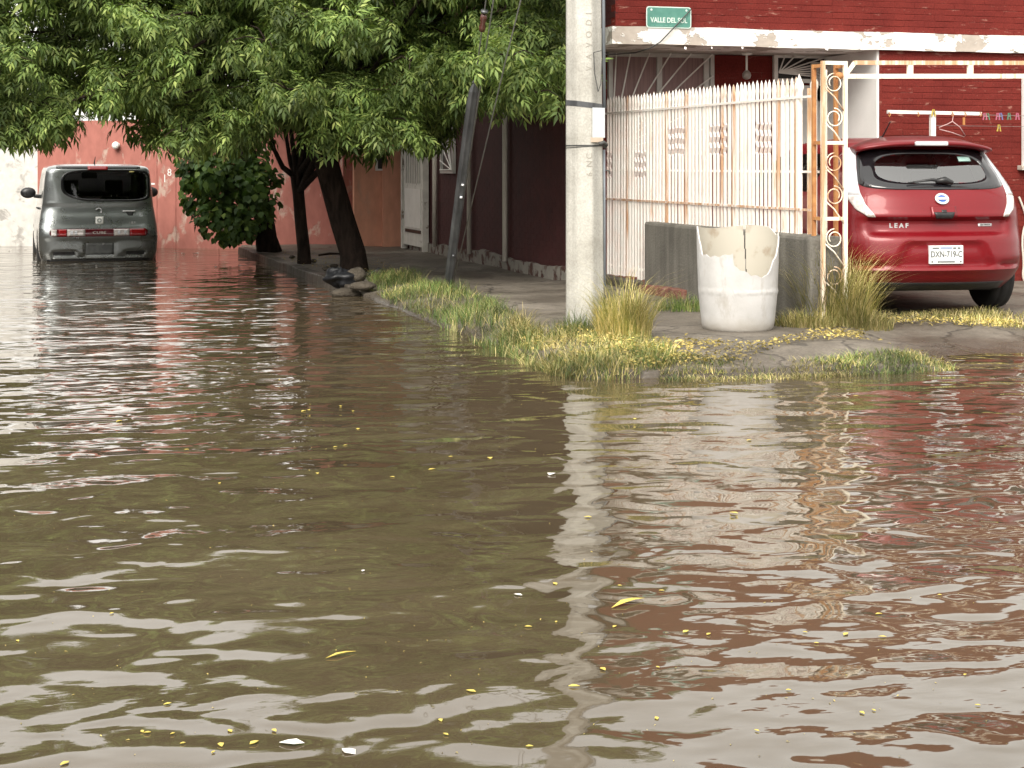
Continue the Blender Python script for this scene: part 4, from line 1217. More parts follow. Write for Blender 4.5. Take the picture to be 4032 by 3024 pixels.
bA = onz(1400, 1068, .1); tA = [Vector((bA.x, bA.y, -.1))] + [at(x, y, Y) for x, y, Y in ((1390, 1000, 20.4), (1352, 880, 20.4), (1318, 760, 20.35), (1285, 640, 20.3), (1250, 480, 20.2), (1190, 280, 20.0), (1140, 60, 19.8))]
clA = clump_field(-260, 1180, -330, (17.6, 21.6), 3, .80, .46)
make_tree('ash_tree', 'big ash tree with a thick dark trunk leaning left over the flooded street', Vector((bA.x, bA.y, .1)), tA, [.20, .165, .16, .155, .15, .14, .12, .10], clA, 5)
bB = onz(1200, 1040, .1); tB = [Vector((bB.x, bB.y, -.1))] + [at(x, y, 21.7) for x, y in ((1196, 980), (1185, 880), (1175, 760), (1168, 690))]
clB = clump_field(1130, 2520, -760, (17.3, 20.2), 4, .80, .46) + clump_field(1960, 2330, -560, (16.0, 17.1), 14, .66, .40)
trB = make_tree('ash_tree', 'slender ash tree whose dark stem forks into five branches', Vector((bB.x, bB.y, .1)), tB, [.105, .085, .08, .078, .085], clB, 6)
lm = MB()
for ex, ey, r_ in ((1080, 590, .035), (1130, 560, .032), (1178, 540, .038), (1215, 560, .028), (1250, 580, .036)):
    lm.tube([at(1168, 700, 21.7), at((1168 + ex) / 2 + (ex - 1168) * .12, (700 + ey) / 2 + 14, 21.7), at(ex, ey, 21.6), at(ex + (ex - 1168) * .5, ey - 200, 21.2)], [r_ * 1.25, r_, r_ * .8, r_ * .5], 8)
lm.build('branches', 'bark', trB, smooth=True)

# broad-leaved tree, its crown hanging low over the water
def broad():
    v = np.array([(0, 0, 0), (-.5, .30, .05), (-.42, .62, .03), (0, .36, -.02), (.5, .30, .05), (.42, .62, .03), (0, 1.1, -.12)], float)
    return v * .085, np.array([(0, 3, 1), (1, 3, 2), (2, 3, 6), (0, 4, 3), (4, 5, 3), (3, 5, 6)], int)
bC = onz(1045, 988, .1)
tc = thing('mulberry_tree', 'dark broad-leaved tree with a low bushy crown by the salmon wall', 'tree', Vector((bC.x + .1, bC.y, .1)))
tk = MB().tube([Vector((bC.x + .1, bC.y, -.1)), at(1048, 940, 24.9), at(1040, 860, 24.9), at(1015, 760, 24.9), at(985, 640, 24.8), at(960, 480, 24.6)], [.22, .165, .15, .14, .12, .09], 12).build('trunk', 'bark', tc, smooth=True)
rg = np.random.default_rng(9)
cl = []
for x, y, rx in ((770, 700, 50), (830, 680, 70), (900, 700, 80), (970, 690, 80), (1030, 680, 45), (780, 780, 55), (850, 780, 80), (930, 790, 85), (1000, 770, 70), (830, 850, 60), (900, 870, 70), (960, 880, 50), (1000, 850, 50), (860, 640, 80), (960, 620, 90), (800, 620, 70), (930, 915, 30), (760, 650, 50), (735, 720, 28), (745, 800, 25), (790, 860, 26), (1070, 800, 24), (1085, 700, 22), (985, 920, 22), (880, 930, 22), (720, 665, 24), (1050, 860, 20)):
    p = at(x, y, 24.2 + rg.uniform(-.3, .5)); cl.append((p.x, p.y, p.z, rx / 268))
Pl, Al = [], []
lm = MB()
for i, (x, y, z, r_) in enumerate(cl):
    n = int(120 * (r_ / .28) ** 2) + 14
    dv = rg.normal(0, 1, (n, 3)); dv /= np.linalg.norm(dv, axis=1, keepdims=True)
    Pl.append(np.array([x, y, z]) + dv * r_ * rg.uniform(.45, 1.35, (n, 1)) ** 1.0); Al.append(dv)
    if i % 2 == 0: limb(lm, at(1010, 740, 24.9), (x, y, z), .03, .008, .1, 6, i)
lm.build('limbs', 'bark', tk, smooth=True)
Pl, Al = np.concatenate(Pl), np.concatenate(Al)
dd = Al * .5 + rg.normal(0, .35, Al.shape) + np.array([0, 0, -.75])
lv, lf = broad()
hi = []
for i in range(60):                             # unseen upper crown, added behind the ash trees to block light from above
    hi.append((rg.uniform(3.0, 5.35), rg.uniform(22.3, 27.2), rg.uniform(3.0, 5.2), rg.uniform(.45, .75)))
for (x, y, z, r_) in hi:
    n = 60; dv = rg.normal(0, 1, (n, 3)); dv /= np.linalg.norm(dv, axis=1, keepdims=True)
    pp = np.array([x, y, z]) + dv * r_ * rg.uniform(.5, 1.05, (n, 1)); Pl = np.concatenate([Pl, pp]); Al = np.concatenate([Al, dv])
dd = Al * .5 + rg.normal(0, .35, Al.shape) + np.array([0, 0, -.75])
sc_ = np.where(Pl[:, 2] > 2.6, 2.8, 1.0)
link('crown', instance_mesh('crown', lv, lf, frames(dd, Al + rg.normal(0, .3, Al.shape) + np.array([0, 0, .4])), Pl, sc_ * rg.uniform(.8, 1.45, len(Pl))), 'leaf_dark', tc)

# ------------------------------------------------------------------ grass, tufts and leaf litter
BL_V = np.array([(-.5, 0, 0), (.5, 0, 0), (-.42, .18, .45), (.42, .18, .45), (-.22, .52, .80), (.22, .52, .80), (0, 1.0, .96)], float)
BL_F = np.array([(0, 1, 3), (0, 3, 2), (2, 3, 5), (2, 5, 4), (4, 5, 6)], int)
def blades(name, P, h, lean, w, mat, label=None, cat=None, kind=None, seed=0, parent=None, azim=None, spread=3.14, thin=.0):
    rg = np.random.default_rng(seed)
    f_ = fbm(P[:, 0] * 3.2, P[:, 1] * 3.2, seed + 50)                 # thick and bald patches
    P = P[f_ + rg.normal(0, .25, len(P)) > thin - .9]; f_ = fbm(P[:, 0] * 2.6, P[:, 1] * 2.6, seed + 70); N = len(P)
    az_ = rg.uniform(-math.pi, math.pi, N) if azim is None else azim + rg.normal(0, spread, N)
    hh = h * rg.uniform(.35, 1.2, N) * (1 + .45 * np.clip(f_, -1, 1.2)); ll = hh * lean * rg.uniform(.15, 1.1, N); ww = w * rg.uniform(.7, 1.3, N)
    ca, sa = np.cos(az_), np.sin(az_)
    rot = np.zeros((N, 3, 3)); rot[:, 0, 0] = ca * ww; rot[:, 1, 0] = sa * ww
    rot[:, 0, 1] = -sa * ll; rot[:, 1, 1] = ca * ll; rot[:, 2, 2] = hh
    rot[:, 0, 0] += 0
    o = link(name, instance_mesh(name, BL_V, BL_F, rot, P), mat, parent)
    return tag(o, label, cat, None, kind)
def scatter(px_poly, n, seed, dz=-.02):
    """points on the pavement inside a patch given by its corners on the ground (u, v)"""
    rg = np.random.default_rng(seed); poly = np.array(px_poly); lo_, hi_ = poly.min(0), poly.max(0); out = []
    while len(out) < n:
        q = rg.uniform(lo_, hi_, (n * 2, 2)); ins = np.zeros(len(q), bool); j = len(poly) - 1
        for i in range(len(poly)):
            xi, yi = poly[i]; xj, yj = poly[j]
            c_ = ((yi > q[:, 1]) != (yj > q[:, 1])) & (q[:, 0] < (xj - xi) * (q[:, 1] - yi) / (yj - yi + 1e-12) + xi)
            ins ^= c_; j = i
        out += list(q[ins])
    q = np.array(out[:n]); z = pave_z(q[:, 0], q[:, 1]) + dz
    return np.column_stack([q, z])
def gp(*pix): return [tuple(onz(x, y, z)[:2]) for x, y, z in pix]

P = scatter(gp((1445, 1120, .1), (1480, 1080, .1), (1640, 1095, .1), (1760, 1150, .1), (1900, 1180, .1), (2030, 1260, .1), (2130, 1330, .1), (2110, 1440, .0), (1960, 1400, .0), (1700, 1275, .0), (1500, 1190, .0)), 9000, 1)
P[:, 2] = np.maximum(P[:, 2], -.03)
h_ = len(P) * 5 // 6
blades('grass', P[:h_], .12, 1.5, .005, 'grass', kind='stuff', seed=2, thin=.3, label='green grass strip along the flooded side street kerb')
blades('grass', P[h_:], .11, 1.9, .005, 'grass_dry', kind='stuff', seed=32, thin=.4, label='straw-coloured blades among the kerb grass of the side street')
P = scatter(gp((2040, 1270, .1), (2150, 1330, .1), (2230, 1330, .1), (2400, 1330, .1), (2560, 1370, .1), (2650, 1400, .08), (2650, 1470, .02), (2400, 1500, 0), (2200, 1490, 0), (2060, 1440, .0), (1960, 1350, .03)), 10000, 3)
P[:, 2] = np.maximum(P[:, 2], -.03)
h_ = len(P) // 2
blades('grass', P[:h_], .12, 1.8, .005, 'grass_dry', kind='stuff', seed=4, thin=.2, label='matted yellowing grass on the corner around the pole')
blades('grass', P[h_:], .10, 1.6, .005, 'grass', kind='stuff', seed=34, thin=.9, label='greener blades among the matted corner grass')
P = scatter(gp((2600, 1425, .05), (2900, 1440, .03), (3160, 1440, .03), (3400, 1432, .03), (3600, 1405, .04), (3740, 1425, .03), (3770, 1452, .01), (3500, 1480, .0), (3100, 1495, 0), (2600, 1505, 0)), 9000, 5)
P[:, 2] = np.maximum(P[:, 2], -.02)
h_ = len(P) // 2
blades('grass', P[:h_], .055, 1.9, .005, 'grass', kind='stuff', seed=6, thin=.9, label='short green grass fringe along the flooded main street')
blades('grass', P[h_:], .05, 2.4, .005, 'grass_dry', kind='stuff', seed=36, thin=.6, label='straw-coloured flattened grass fringe along the flooded main street')
P = scatter(gp((3420, 1235, .13), (3700, 1215, .14), (4032, 1235, .14), (4032, 1275, .12), (3700, 1262, .12), (3450, 1268, .12)), 2600, 7)
blades('grass', P, .075, 1.2, .007, 'grass_dry', kind='stuff', seed=8, label='thin dry grass growing across the driveway under the red car')

def tuft(name, c, rad, h, n, mat, label, seed, lean=.8, w=.0058):
    rg = np.random.default_rng(seed); a = rg.uniform(0, 6.28, n); r_ = rad * np.sqrt(rg.uniform(0, 1, n))
    u_, v_ = c[0] + r_ * np.cos(a), c[1] + r_ * np.sin(a)
    P = np.column_stack([u_, v_, pave_z(u_, v_) - .02])
    az_ = np.arctan2(np.sin(a), np.cos(a)) - math.pi / 2 + rg.normal(0, 1.1, n)
    hh = h * rg.uniform(.35, 1.1, n) * (1.1 - .5 * r_ / rad); ll = hh * lean * rg.uniform(.1, 1.1, n); ww = w * rg.uniform(.6, 1.3, n)
    rot = np.zeros((n, 3, 3)); rot[:, 0, 0] = np.cos(az_) * ww; rot[:, 1, 0] = np.sin(az_) * ww
    rot[:, 0, 1] = -np.sin(az_) * ll; rot[:, 1, 1] = np.cos(az_) * ll; rot[:, 2, 2] = hh
    o = link(name, instance_mesh(name, BL_V, BL_F, rot, P), mat)
    return tag(o, label, 'grass tuft')
c_ = onz(2455, 1345, .1); tuft('grass_tuft', c_, .20, .54, 1300, 'grass_dry', 'tall straw-coloured grass tuft against the right of the utility pole', 11, 1.0)
c_ = onz(2270, 1330, .1); tuft('grass_tuft', c_, .20, .24, 420, 'grass', 'small green grass tuft in front of the utility pole', 12, .8)
c_ = onz(2690, 1222, .12); tuft('grass_tuft', c_, .26, .20, 600, 'grass', 'green grass tuft between the low cement wall and the drum', 13, 1.0)
c_ = onz(3290, 1268, .12); tuft('grass_tuft', c_, .29, .74, 1700, 'grass_dry', 'large dry grass tuft growing through the foot of the gate column', 14, 1.05)
c_ = onz(3170, 1292, .1); tuft('grass_tuft', c_, .24, .20, 900, 'grass_dry', 'low bushy grass tuft between the drum and the gate column', 15, 1.1)
c_ = onz(3400, 1288, .1); tuft('grass_tuft', c_, .24, .20, 900, 'grass_dry', 'matted grass tuft at the edge of the drive beside the gate column', 16, 1.1)

LV, LF = leaflet(.030, .0065, .5)
def litter(P, seed, name, label, s0=.7, s1=1.5, lift=.012):
    rg = np.random.default_rng(seed); N = len(P); P = P.copy(); P[:, 2] += lift + rg.uniform(0, .035, N)
    az_ = rg.uniform(0, 6.28, N); d = np.column_stack([np.cos(az_), np.sin(az_), rg.normal(0, .25, N)])
    return tag(link(name, instance_mesh(name, LV, LF, frames(d, rg.normal(0, .35, (N, 3)) + [0, 0, 1]), P, rg.uniform(s0, s1, N)), 'litter'), label, None, None, 'stuff')
litter(scatter(gp((2420, 1360, .09), (2700, 1362, .1), (2960, 1375, .1), (3150, 1345, .1), (3320, 1330, .1), (3420, 1375, .07), (3700, 1415, .04), (3760, 1440, .02), (3560, 1410, .03), (3300, 1372, .06), (3150, 1385, .06), (2900, 1440, .05), (2450, 1480, .02)), 1500, 21, .0), 22, 'leaf_litter', 'band of fallen yellow leaves on the corner pavement')
litter(scatter(gp((2000, 1300, .1), (2230, 1330, .1), (2600, 1410, .07), (2560, 1460, .02), (2200, 1470, .01), (2050, 1400, .04)), 330, 23, .04), 24, 'leaf_litter', 'fallen yellow leaves caught in the corner grass')
litter(scatter(gp((3500, 1262, .12), (4032, 1258, .12), (4032, 1288, .10), (3760, 1285, .10), (3500, 1278, .11)), 520, 25, .0), 26, 'leaf_litter', 'fallen yellow leaves in a line across the drive')
litter(scatter(gp((3200, 1310, .12), (3390, 1300, .12), (3420, 1335, .1), (3180, 1335, .1)), 150, 27, .0), 28, 'leaf_litter', 'fallen yellow leaves at the foot of the gate column grass')
litter(scatter(gp((1100, 985, .12), (1420, 1010, .12), (1640, 1060, .12), (1420, 1075, .12), (1120, 1040, .12)), 330, 29, .0), 30, 'leaf_litter', 'brown leaf litter on the pavement under the trees', .7, 1.3)

# ------------------------------------------------------------------ things at the foot of the big tree
def lump(name, c, rx, ry, rz, mat, label, cat, seed, rough=.12, n=18, flat=.0, group=None):
    m = MB(); rr = np.random.default_rng(seed); ph = rr.uniform(0, 6.28, 8)
    for j in range(n // 2 + 1):
        th = math.pi * j / (n // 2)
        for i in range(n):
            a = 2 * math.pi * i / n
            k_ = 1 + rough * (math.sin(2 * a + ph[0]) * math.sin(th) + .7 * math.sin(3 * a + ph[1] + 2 * th) + .6 * math.cos(5 * th + ph[2] + a) + .4 * math.sin(7 * a + ph[3] + 3 * th))
            m.v.append((c[0] + rx * k_ * math.sin(th) * math.cos(a), c[1] + ry * k_ * math.sin(th) * math.sin(a), c[2] + rz * k_ * math.cos(th)))
    for j in range(n // 2):
        for i in range(n): m.f.append((j * n + i, j * n + (i + 1) % n, (j + 1) * n + (i + 1) % n, (j + 1) * n + i))
    return tag(m.build(name, mat, smooth=True), label, cat, group)
q = onz(1340, 1110, .12); lump('rubbish_bag', (q.x, q.y, .17), .17, .14, .09, 'bag', 'shiny black rubbish bag slumped against the leaning trunk', 'bag', 1, .22, 30)
q = onz(1405, 1110, .12); lump('stone', (q.x, q.y, .19), .10, .10, .085, 'stone', 'largest rounded stone leaning on the black bag', 'stone', 2, .10)
q = onz(1430, 1130, .1); lump('stone', (q.x, q.y, .11), .14, .11, .05, 'stone', 'flat stone at the edge of the kerb grass', 'stone', 3, .10)
q = onz(1490, 1088, .12); lump('stone', (q.x, q.y, .13), .08, .08, .08, 'stone', 'small stone with a black strap over it', 'stone', 4, .10)
q = onz(1360, 1150, .04); lump('stone', (q.x, q.y, .03), .18, .10, .05, 'stone', 'low stone half under the floodwater in front of the bag', 'stone', 5, .10)
q = onz(1490, 1088, .12)
st_ = MB().tube([(q.x - .14, q.y - .02, .12), (q.x - .08, q.y - .03, .165), (q.x, q.y - .03, .212), (q.x + .06, q.y - .03, .20), (q.x + .09, q.y, .12)], .014, 8).build('strap', 'bag', smooth=True)
tag(st_, 'bent black rubber strap lying over the small stone', 'strap')
a, b = onz(1255, 1012, .12), onz(1340, 1008, .12)
sk = MB().tube([(a.x, a.y, .145), ((a.x + b.x) / 2, (a.y + b.y) / 2, .16), (b.x, b.y, .15)], [.014, .018, .012], 7).build('fallen_stick', 'bark', smooth=True)
tag(sk, 'dark stick lying behind the leaning trunk', 'stick')
for i, (x, y) in enumerate(((1235, 1030), (1285, 1062), (1315, 1050), (1150, 1015))):
    q = onz(x, y, .12); lump('rubble', (q.x, q.y, .13), .05, .04, .025, 'stone', 'pebble-sized rubble scattered round the tree feet', 'rubble', 10 + i, .15, 10, group='rubble under the trees')

# ------------------------------------------------------------------ what floats on the water
def leaf_obj(name, mat, x, y, s, rz, label, cat, group, wd=.32):
    q = onz(x, y, 0.0)
    v = [(0, -.5, .0), (-wd * .8, -.12, .07), (0, -.1, .03), (wd * .8, -.14, .06), (-wd * .5, .2, .06), (0, .22, .03), (wd * .55, .2, .05), (.03, .52, .01)]
    f = [(0, 2, 1), (0, 3, 2), (1, 2, 5, 4), (2, 3, 6, 5), (4, 5, 7), (5, 6, 7)]
    M = Matrix.Translation((q.x, q.y, .0025)) @ Matrix.Rotation(rz, 4, 'Z') @ Matrix.Scale(s, 4)
    m = MB().add([M @ Vector(p_) for p_ in v], f)
    o = m.build(name, mat); sm = o.modifiers.new('s', 'SOLIDIFY'); sm.thickness = .0012
    return tag(o, label, cat, group)
LEAFPX = [(70, 2525), (440, 2418), (560, 2882), (580, 2888), (680, 2892), (905, 2880), (720, 2930), (1000, 2928), (840, 2965), (1855, 2725), (1735, 2838), (1755, 2895), (2085, 2942), (870, 2935), (255, 3010),
          (2185, 2300), (2440, 2308), (2605, 2328), (2190, 2450), (2375, 2638), (2590, 2630), (2260, 2705), (2585, 2830), (3105, 2720), (3395, 2810), (3440, 2800), (2980, 2880), (3850, 2780), (3170, 2492), (3330, 2500), (3460, 2420), (3475, 2510), (2315, 2038), (2890, 2022),
          (735, 1772), (1100, 1495), (1195, 1620), (1215, 1615), (1340, 1600), (1390, 1620), (1360, 1755), (1410, 1690), (1700, 1850), (1930, 1805), (1775, 1800), (1320, 1762), (1545, 1880), (865, 1905), (1250, 1865), (470, 1660), (2950, 1735), (3370, 1560), (2500, 1650), (3700, 2345), (3215, 2535), (2080, 2470), (660, 2775), (1080, 2880), (3800, 2660), (2700, 2490), (2420, 2470), (2790, 2500)]
for i, (x, y) in enumerate(LEAFPX):
    rr = random.Random(i * 7 + 1)
    leaf_obj('floating_leaf', 'yellow_leaf', x, y, rr.choice((.014, .018, .022, .03)) * (1 if y > 2100 else 1.7), rr.uniform(0, 6.28), 'small yellow leaf floating on the brown floodwater', 'leaf', 'yellow leaves afloat on the flood')
leaf_obj('floating_pod', 'yellow_leaf', 2470, 2378, .155, -1.05, 'long bright yellow leaf spray, the largest thing afloat on the floodwater', 'leaf', None, .10)
leaf_obj('floating_pod', 'yellow_leaf', 1340, 2582, .10, -1.15, 'thin curled yellow leaf floating alone on dark water', 'leaf', None, .06)
for i, (x, y, s) in enumerate(((1150, 2930, .06), (1372, 2962, .05), (2170, 1868, .06), (1430, 2250, .02), (40, 985, .09), (100, 980, .06), (630, 1035, .06), (700, 1040, .05), (695, 1055, .05), (720, 998, .09), (770, 998, .12), (950, 982, .10), (945, 1045, .05), (850, 1050, .06), (470, 1050, .04), (380, 1045, .04), (960, 1225, .05), (1060, 1205, .04), (2040, 2345, .03))):
    rr = random.Random(i + 90)
    leaf_obj('floating_scrap', 'scrap', x, y, s, rr.uniform(0, 6.28), 'pale scrap of litter floating on the floodwater', 'litter', 'pale litter afloat on the flood', .4)

# specks of seed and dust afloat
rg = np.random.default_rng(77); N = 520
xs_, ys_ = rg.uniform(0, 4032, N), 1050 + 1950 * rg.uniform(0, 1, N) ** 1.3
P = np.array([list(onz(float(a), float(b), 0.0)) for a, b in zip(xs_, ys_)]); keep = np.array([pave_z(np.array([q[0]]), np.array([q[1]]))[0] < -.02 or q[0] < 3.2 or q[1] < 9.5 for q in P])
P = P[keep]; P[:, 2] = .0015; az_ = rg.uniform(0, 6.28, len(P))
d = np.column_stack([np.cos(az_), np.sin(az_), 0 * az_])
tag(link('floating_specks', instance_mesh('floating_specks', LV, LF, frames(d), P, rg.uniform(.15, .4, len(P))), 'litter'), 'tiny pale specks drifting on the floodwater', None, None, 'stuff')


# ------------------------------------------------------------------ cars
def sm(a, k=2):
    a = np.array(a, float)
    for _ in range(k): a[1:-1] = (a[:-2] + 2 * a[1:-1] + a[2:]) / 4
    return a
def bumpf(x, a, b, s):
    """1 between a and b with soft edges of width s"""
    return 1 / (1 + np.exp(-(x - a) / s)) * 1 / (1 + np.exp((x - b) / s))

class CarShape:
    """a body given level by level: half width, rear end, front end and how round the corners are in plan"""
    def __init__(s, lv, detail=None, nz=74):
        lv = np.array(lv, float)
        s.z = np.linspace(lv[0, 0], lv[-1, 0], nz)
        s.w, s.yr, s.yf, s.D, s.n = [sm(np.interp(s.z, lv[:, 0], lv[:, i])) for i in range(1, 6)]
        s.detail = detail or (lambda x, z: 0.0 * x)
    def lev(s, z): return [np.interp(z, s.z, a) for a in (s.w, s.yr, s.yf, s.D, s.n)]
    def rear(s, x, z):
        w, yr, yf, D, n = s.lev(z); q = np.minimum(np.abs(x) / w, 1.0)
        return yr + D * (1 - (1 - q ** n) ** (1 / n)) + s.detail(x, z)
    def rear_pt(s, x, z, off=0.0):
        w = s.lev(z)[0]; x = float(np.clip(x, -w * .9995, w * .9995)); e = .004
        y = float(s.rear(np.float64(x), z))
        gx = float(s.rear(np.float64(np.clip(x + e, -w, w)), z) - s.rear(np.float64(np.clip(x - e, -w, w)), z)) / (2 * e)
        gz = float(s.rear(np.float64(x), z + e) - s.rear(np.float64(x), z - e)) / (2 * e)
        nrm = Vector((gx, -1, gz)).normalized()
        return Vector((x, y, z)) + nrm * off
    def ring(s, i, M=90, K=26, Fn=44, inset=0.0):
        w, yr, yf, D, n = s.w[i] - inset, s.yr[i] + inset, s.yf[i] - inset, s.D[i], s.n[i]
        t_ = np.linspace(-1, 1, M); q = np.sin(t_ * math.pi / 2)
        x = w * q; y = yr + D * (1 - (1 - np.minimum(np.abs(q), 1) ** n) ** (1 / n)) + s.detail(x, s.z[i])
        pts = list(zip(x, y))
        y0, y1 = yr + D, max(yf - .55, yr + D + .05)
        pts += [(w, y0 + (y1 - y0) * j / K) for j in range(1, K)]
        tf_ = np.linspace(1, -1, Fn); qf = np.sin(tf_ * math.pi / 2); Df = yf - y1
        pts += list(zip(w * qf, y1 + Df * (1 - np.abs(qf) ** 2.6) ** (1 / 2.6)))
        pts += [(-w, y1 + (y0 - y1) * j / K) for j in range(1, K)]
        return [(float(a), float(b), float(s.z[i])) for a, b in pts]
    def body(s, inset=0.0, zmin=-9):
        m = MB(); N = None; rows = [i for i in range(len(s.z)) if s.z[i] >= zmin]
        for i in rows:
            r_ = s.ring(i, inset=inset); N = len(r_); m.v += r_
        for j in range(len(rows) - 1):
            for k_ in range(N): m.f.append((j * N + k_, j * N + (k_ + 1) % N, (j + 1) * N + (k_ + 1) % N, (j + 1) * N + k_))
        m.f += [tuple(reversed(range(N))), tuple(range((len(rows) - 1) * N, len(rows) * N))]
        return m

def patch(car, root, name, mat, z0, z1, xl, xr, off=.006, nz=10, nx=14, th=.008, part=None):
    """a panel lying on the tail: xl and xr are its sides as functions of height"""
    m = MB()
    for j in range(nz + 1):
        z = z0 + (z1 - z0) * j / nz
        for i in range(nx + 1):
            a, b = xl(z), xr(z); m.v.append(tuple(car.rear_pt(a + (b - a) * i / nx, z, off)))
    for j in range(nz):
        for i in range(nx):
            a = j * (nx + 1) + i; m.f.append((a, a + 1, a + nx + 2, a + nx + 1))
    me = bpy.data.meshes.new(name); me.from_pydata(m.v, [], m.f); me.update()
    for p_ in me.polygons: p_.use_smooth = True
    o = link(name, me, mat, part or root, True)
    sd = o.modifiers.new('s', 'SOLIDIFY'); sd.thickness = th; sd.offset = -1
    return o

def ring_patch(car, root, name, mat, outer, inner, off=.006, n=96, th=.008):
    """a surround on the tail between two closed outlines"""
    m = MB()
    for k_ in range(n):
        t_ = 2 * math.pi * k_ / n
        (x0, z0), (x1, z1) = outer(t_), inner(t_)
        for s_ in (0, .33, .66, 1): m.v.append(tuple(car.rear_pt(x0 + (x1 - x0) * s_, z0 + (z1 - z0) * s_, off)))
    for k_ in range(n):
        b = k_ * 4; c_ = ((k_ + 1) % n) * 4
        for s_ in range(3): m.f.append((b + s_, c_ + s_, c_ + s_ + 1, b + s_ + 1))
    me = bpy.data.meshes.new(name); me.from_pydata(m.v, [], m.f); me.update()
    for p_ in me.polygons: p_.use_smooth = True
    o = link(name, me, mat, root, True)
    sd = o.modifiers.new('s', 'SOLIDIFY'); sd.thickness = th; sd.offset = -1
    return o

def sq(t_, n):
    c, s_ = math.cos(t_), math.sin(t_)
    return math.copysign(abs(c) ** (2 / n), c), math.copysign(abs(s_) ** (2 / n), s_)

def build_shell(car, root, paint, is_glass, wheels, glass_mat, lining='liner'):
    """body with wheel arches cut out; panes are the faces is_glass picks"""
    bo = bpy.data.objects.new('body', car.body().mesh('body', True)); C.objects.link(bo)
    cut = MB()
    for (x, y, r_) in wheels:
        sg_ = 1 if x > 0 else -1
        M = Matrix.Translation((sg_ * .78, y, .32)) @ Matrix.Rotation(R(90), 4, 'Y')
        cut.lathe([(r_, -.24), (r_, .30)], 40, M=M)
    co = bpy.data.objects.new('cutter', cut.mesh('cutter')); C.objects.link(co)
    bm_ = bo.modifiers.new('b', 'BOOLEAN'); bm_.operation = 'DIFFERENCE'; bm_.object = co; bm_.solver = 'EXACT'
    dg = bpy.context.evaluated_depsgraph_get(); dg.update()
    me = bpy.data.meshes.new_from_object(bo.evaluated_get(dg))
    bpy.data.objects.remove(bo); bpy.data.objects.remove(co)
    bm = bmesh.new(); bm.from_mesh(me)
    gl = [f for f in bm.faces if is_glass(f.calc_center_median(), f.normal)]
    gm = bm.copy(); ids = set(f.index for f in gl)
    bmesh.ops.delete(bm, geom=gl, context='FACES'); bm.to_mesh(me); bm.free()
    gm.faces.ensure_lookup_table()
    bmesh.ops.delete(gm, geom=[f for f in gm.faces if f.index not in ids], context='FACES')
    g_me = bpy.data.meshes.new('window_glass'); gm.to_mesh(g_me); gm.free()
    for q in (me, g_me):
        for p_ in q.polygons: p_.use_smooth = True
    try: me.set_sharp_from_angle(angle=R(35))
    except Exception: pass
    body = link('body', me, paint, root, True)
    link('window_glass', g_me, glass_mat, root, True)
    ln_ = car.body(.010, .62)
    lm_ = bpy.data.meshes.new('cabin_lining'); lm_.from_pydata(ln_.v, [], ln_.f); lm_.update()
    bm = bmesh.new(); bm.from_mesh(lm_); bmesh.ops.recalc_face_normals(bm, faces=bm.faces)
    bmesh.ops.delete(bm, geom=[f for f in bm.faces if is_glass(f.calc_center_median(), f.normal)], context='FACES'); bm.to_mesh(lm_); bm.free()
    link('cabin_lining', lm_, lining, root, True)
    return body

def rbox(a, b, name, mat, root, bev=.04, rot=None):
    m = MB().box(a, b); o = m.build(name, mat, root, local=True, bevel=bev); o.modifiers['bevel'].segments = 3; return o

def wheel(root, x, y, r_=.316, wd=.205, dz=0.0):
    sg_ = 1 if x > 0 else -1
    w = bpy.data.objects.new('wheel', None)
    M = Matrix.Translation((x, y, r_ + dz)) @ Matrix.Rotation(R(90) * sg_, 4, 'Y')
    tyre = MB().lathe([(r_ * .62, -wd / 2 + .01), (r_ * .86, -wd / 2), (r_ * .97, -wd / 2 + .02), (r_, -wd * .25), (r_ * .985, -.03), (r_, -.028), (r_, .028), (r_ * .985, .03), (r_, wd * .25), (r_ * .97, wd / 2 - .02), (r_ * .86, wd / 2), (r_ * .62, wd / 2 - .01)], 40, M=M).build('wheel', 'rubber', root, local=True, smooth=True)
    bpy.data.objects.remove(w)
    MB().lathe([(r_ * .63, -wd * .2), (r_ * .63, wd / 2 - .012), (r_ * .56, wd / 2 - .03), (r_ * .2, wd / 2 - .05), (r_ * .12, wd / 2 - .02), (.01, wd / 2 - .018)], 24, M=M).build('rim', 'rim', tyre, local=True, smooth=True)
    return tyre

def seat_row(root, y, xs, zb, top, wide=.46):
    for x in xs:
        s_ = rbox((x - wide / 2, y, .3), (x + wide / 2, y + .16, zb), 'seat_back', 'seat', root)
        rbox((x - .14, y + .02, zb + .03), (x + .14, y + .12, top), 'headrest', 'seat', s_, .03)
        MB().box((x - .05, y + .05, zb - .02), (x - .035, y + .065, zb + .05)).box((x + .035, y + .05, zb - .02), (x + .05, y + .065, zb + .05)).build('headrest_posts', 'chrome', s_, local=True)

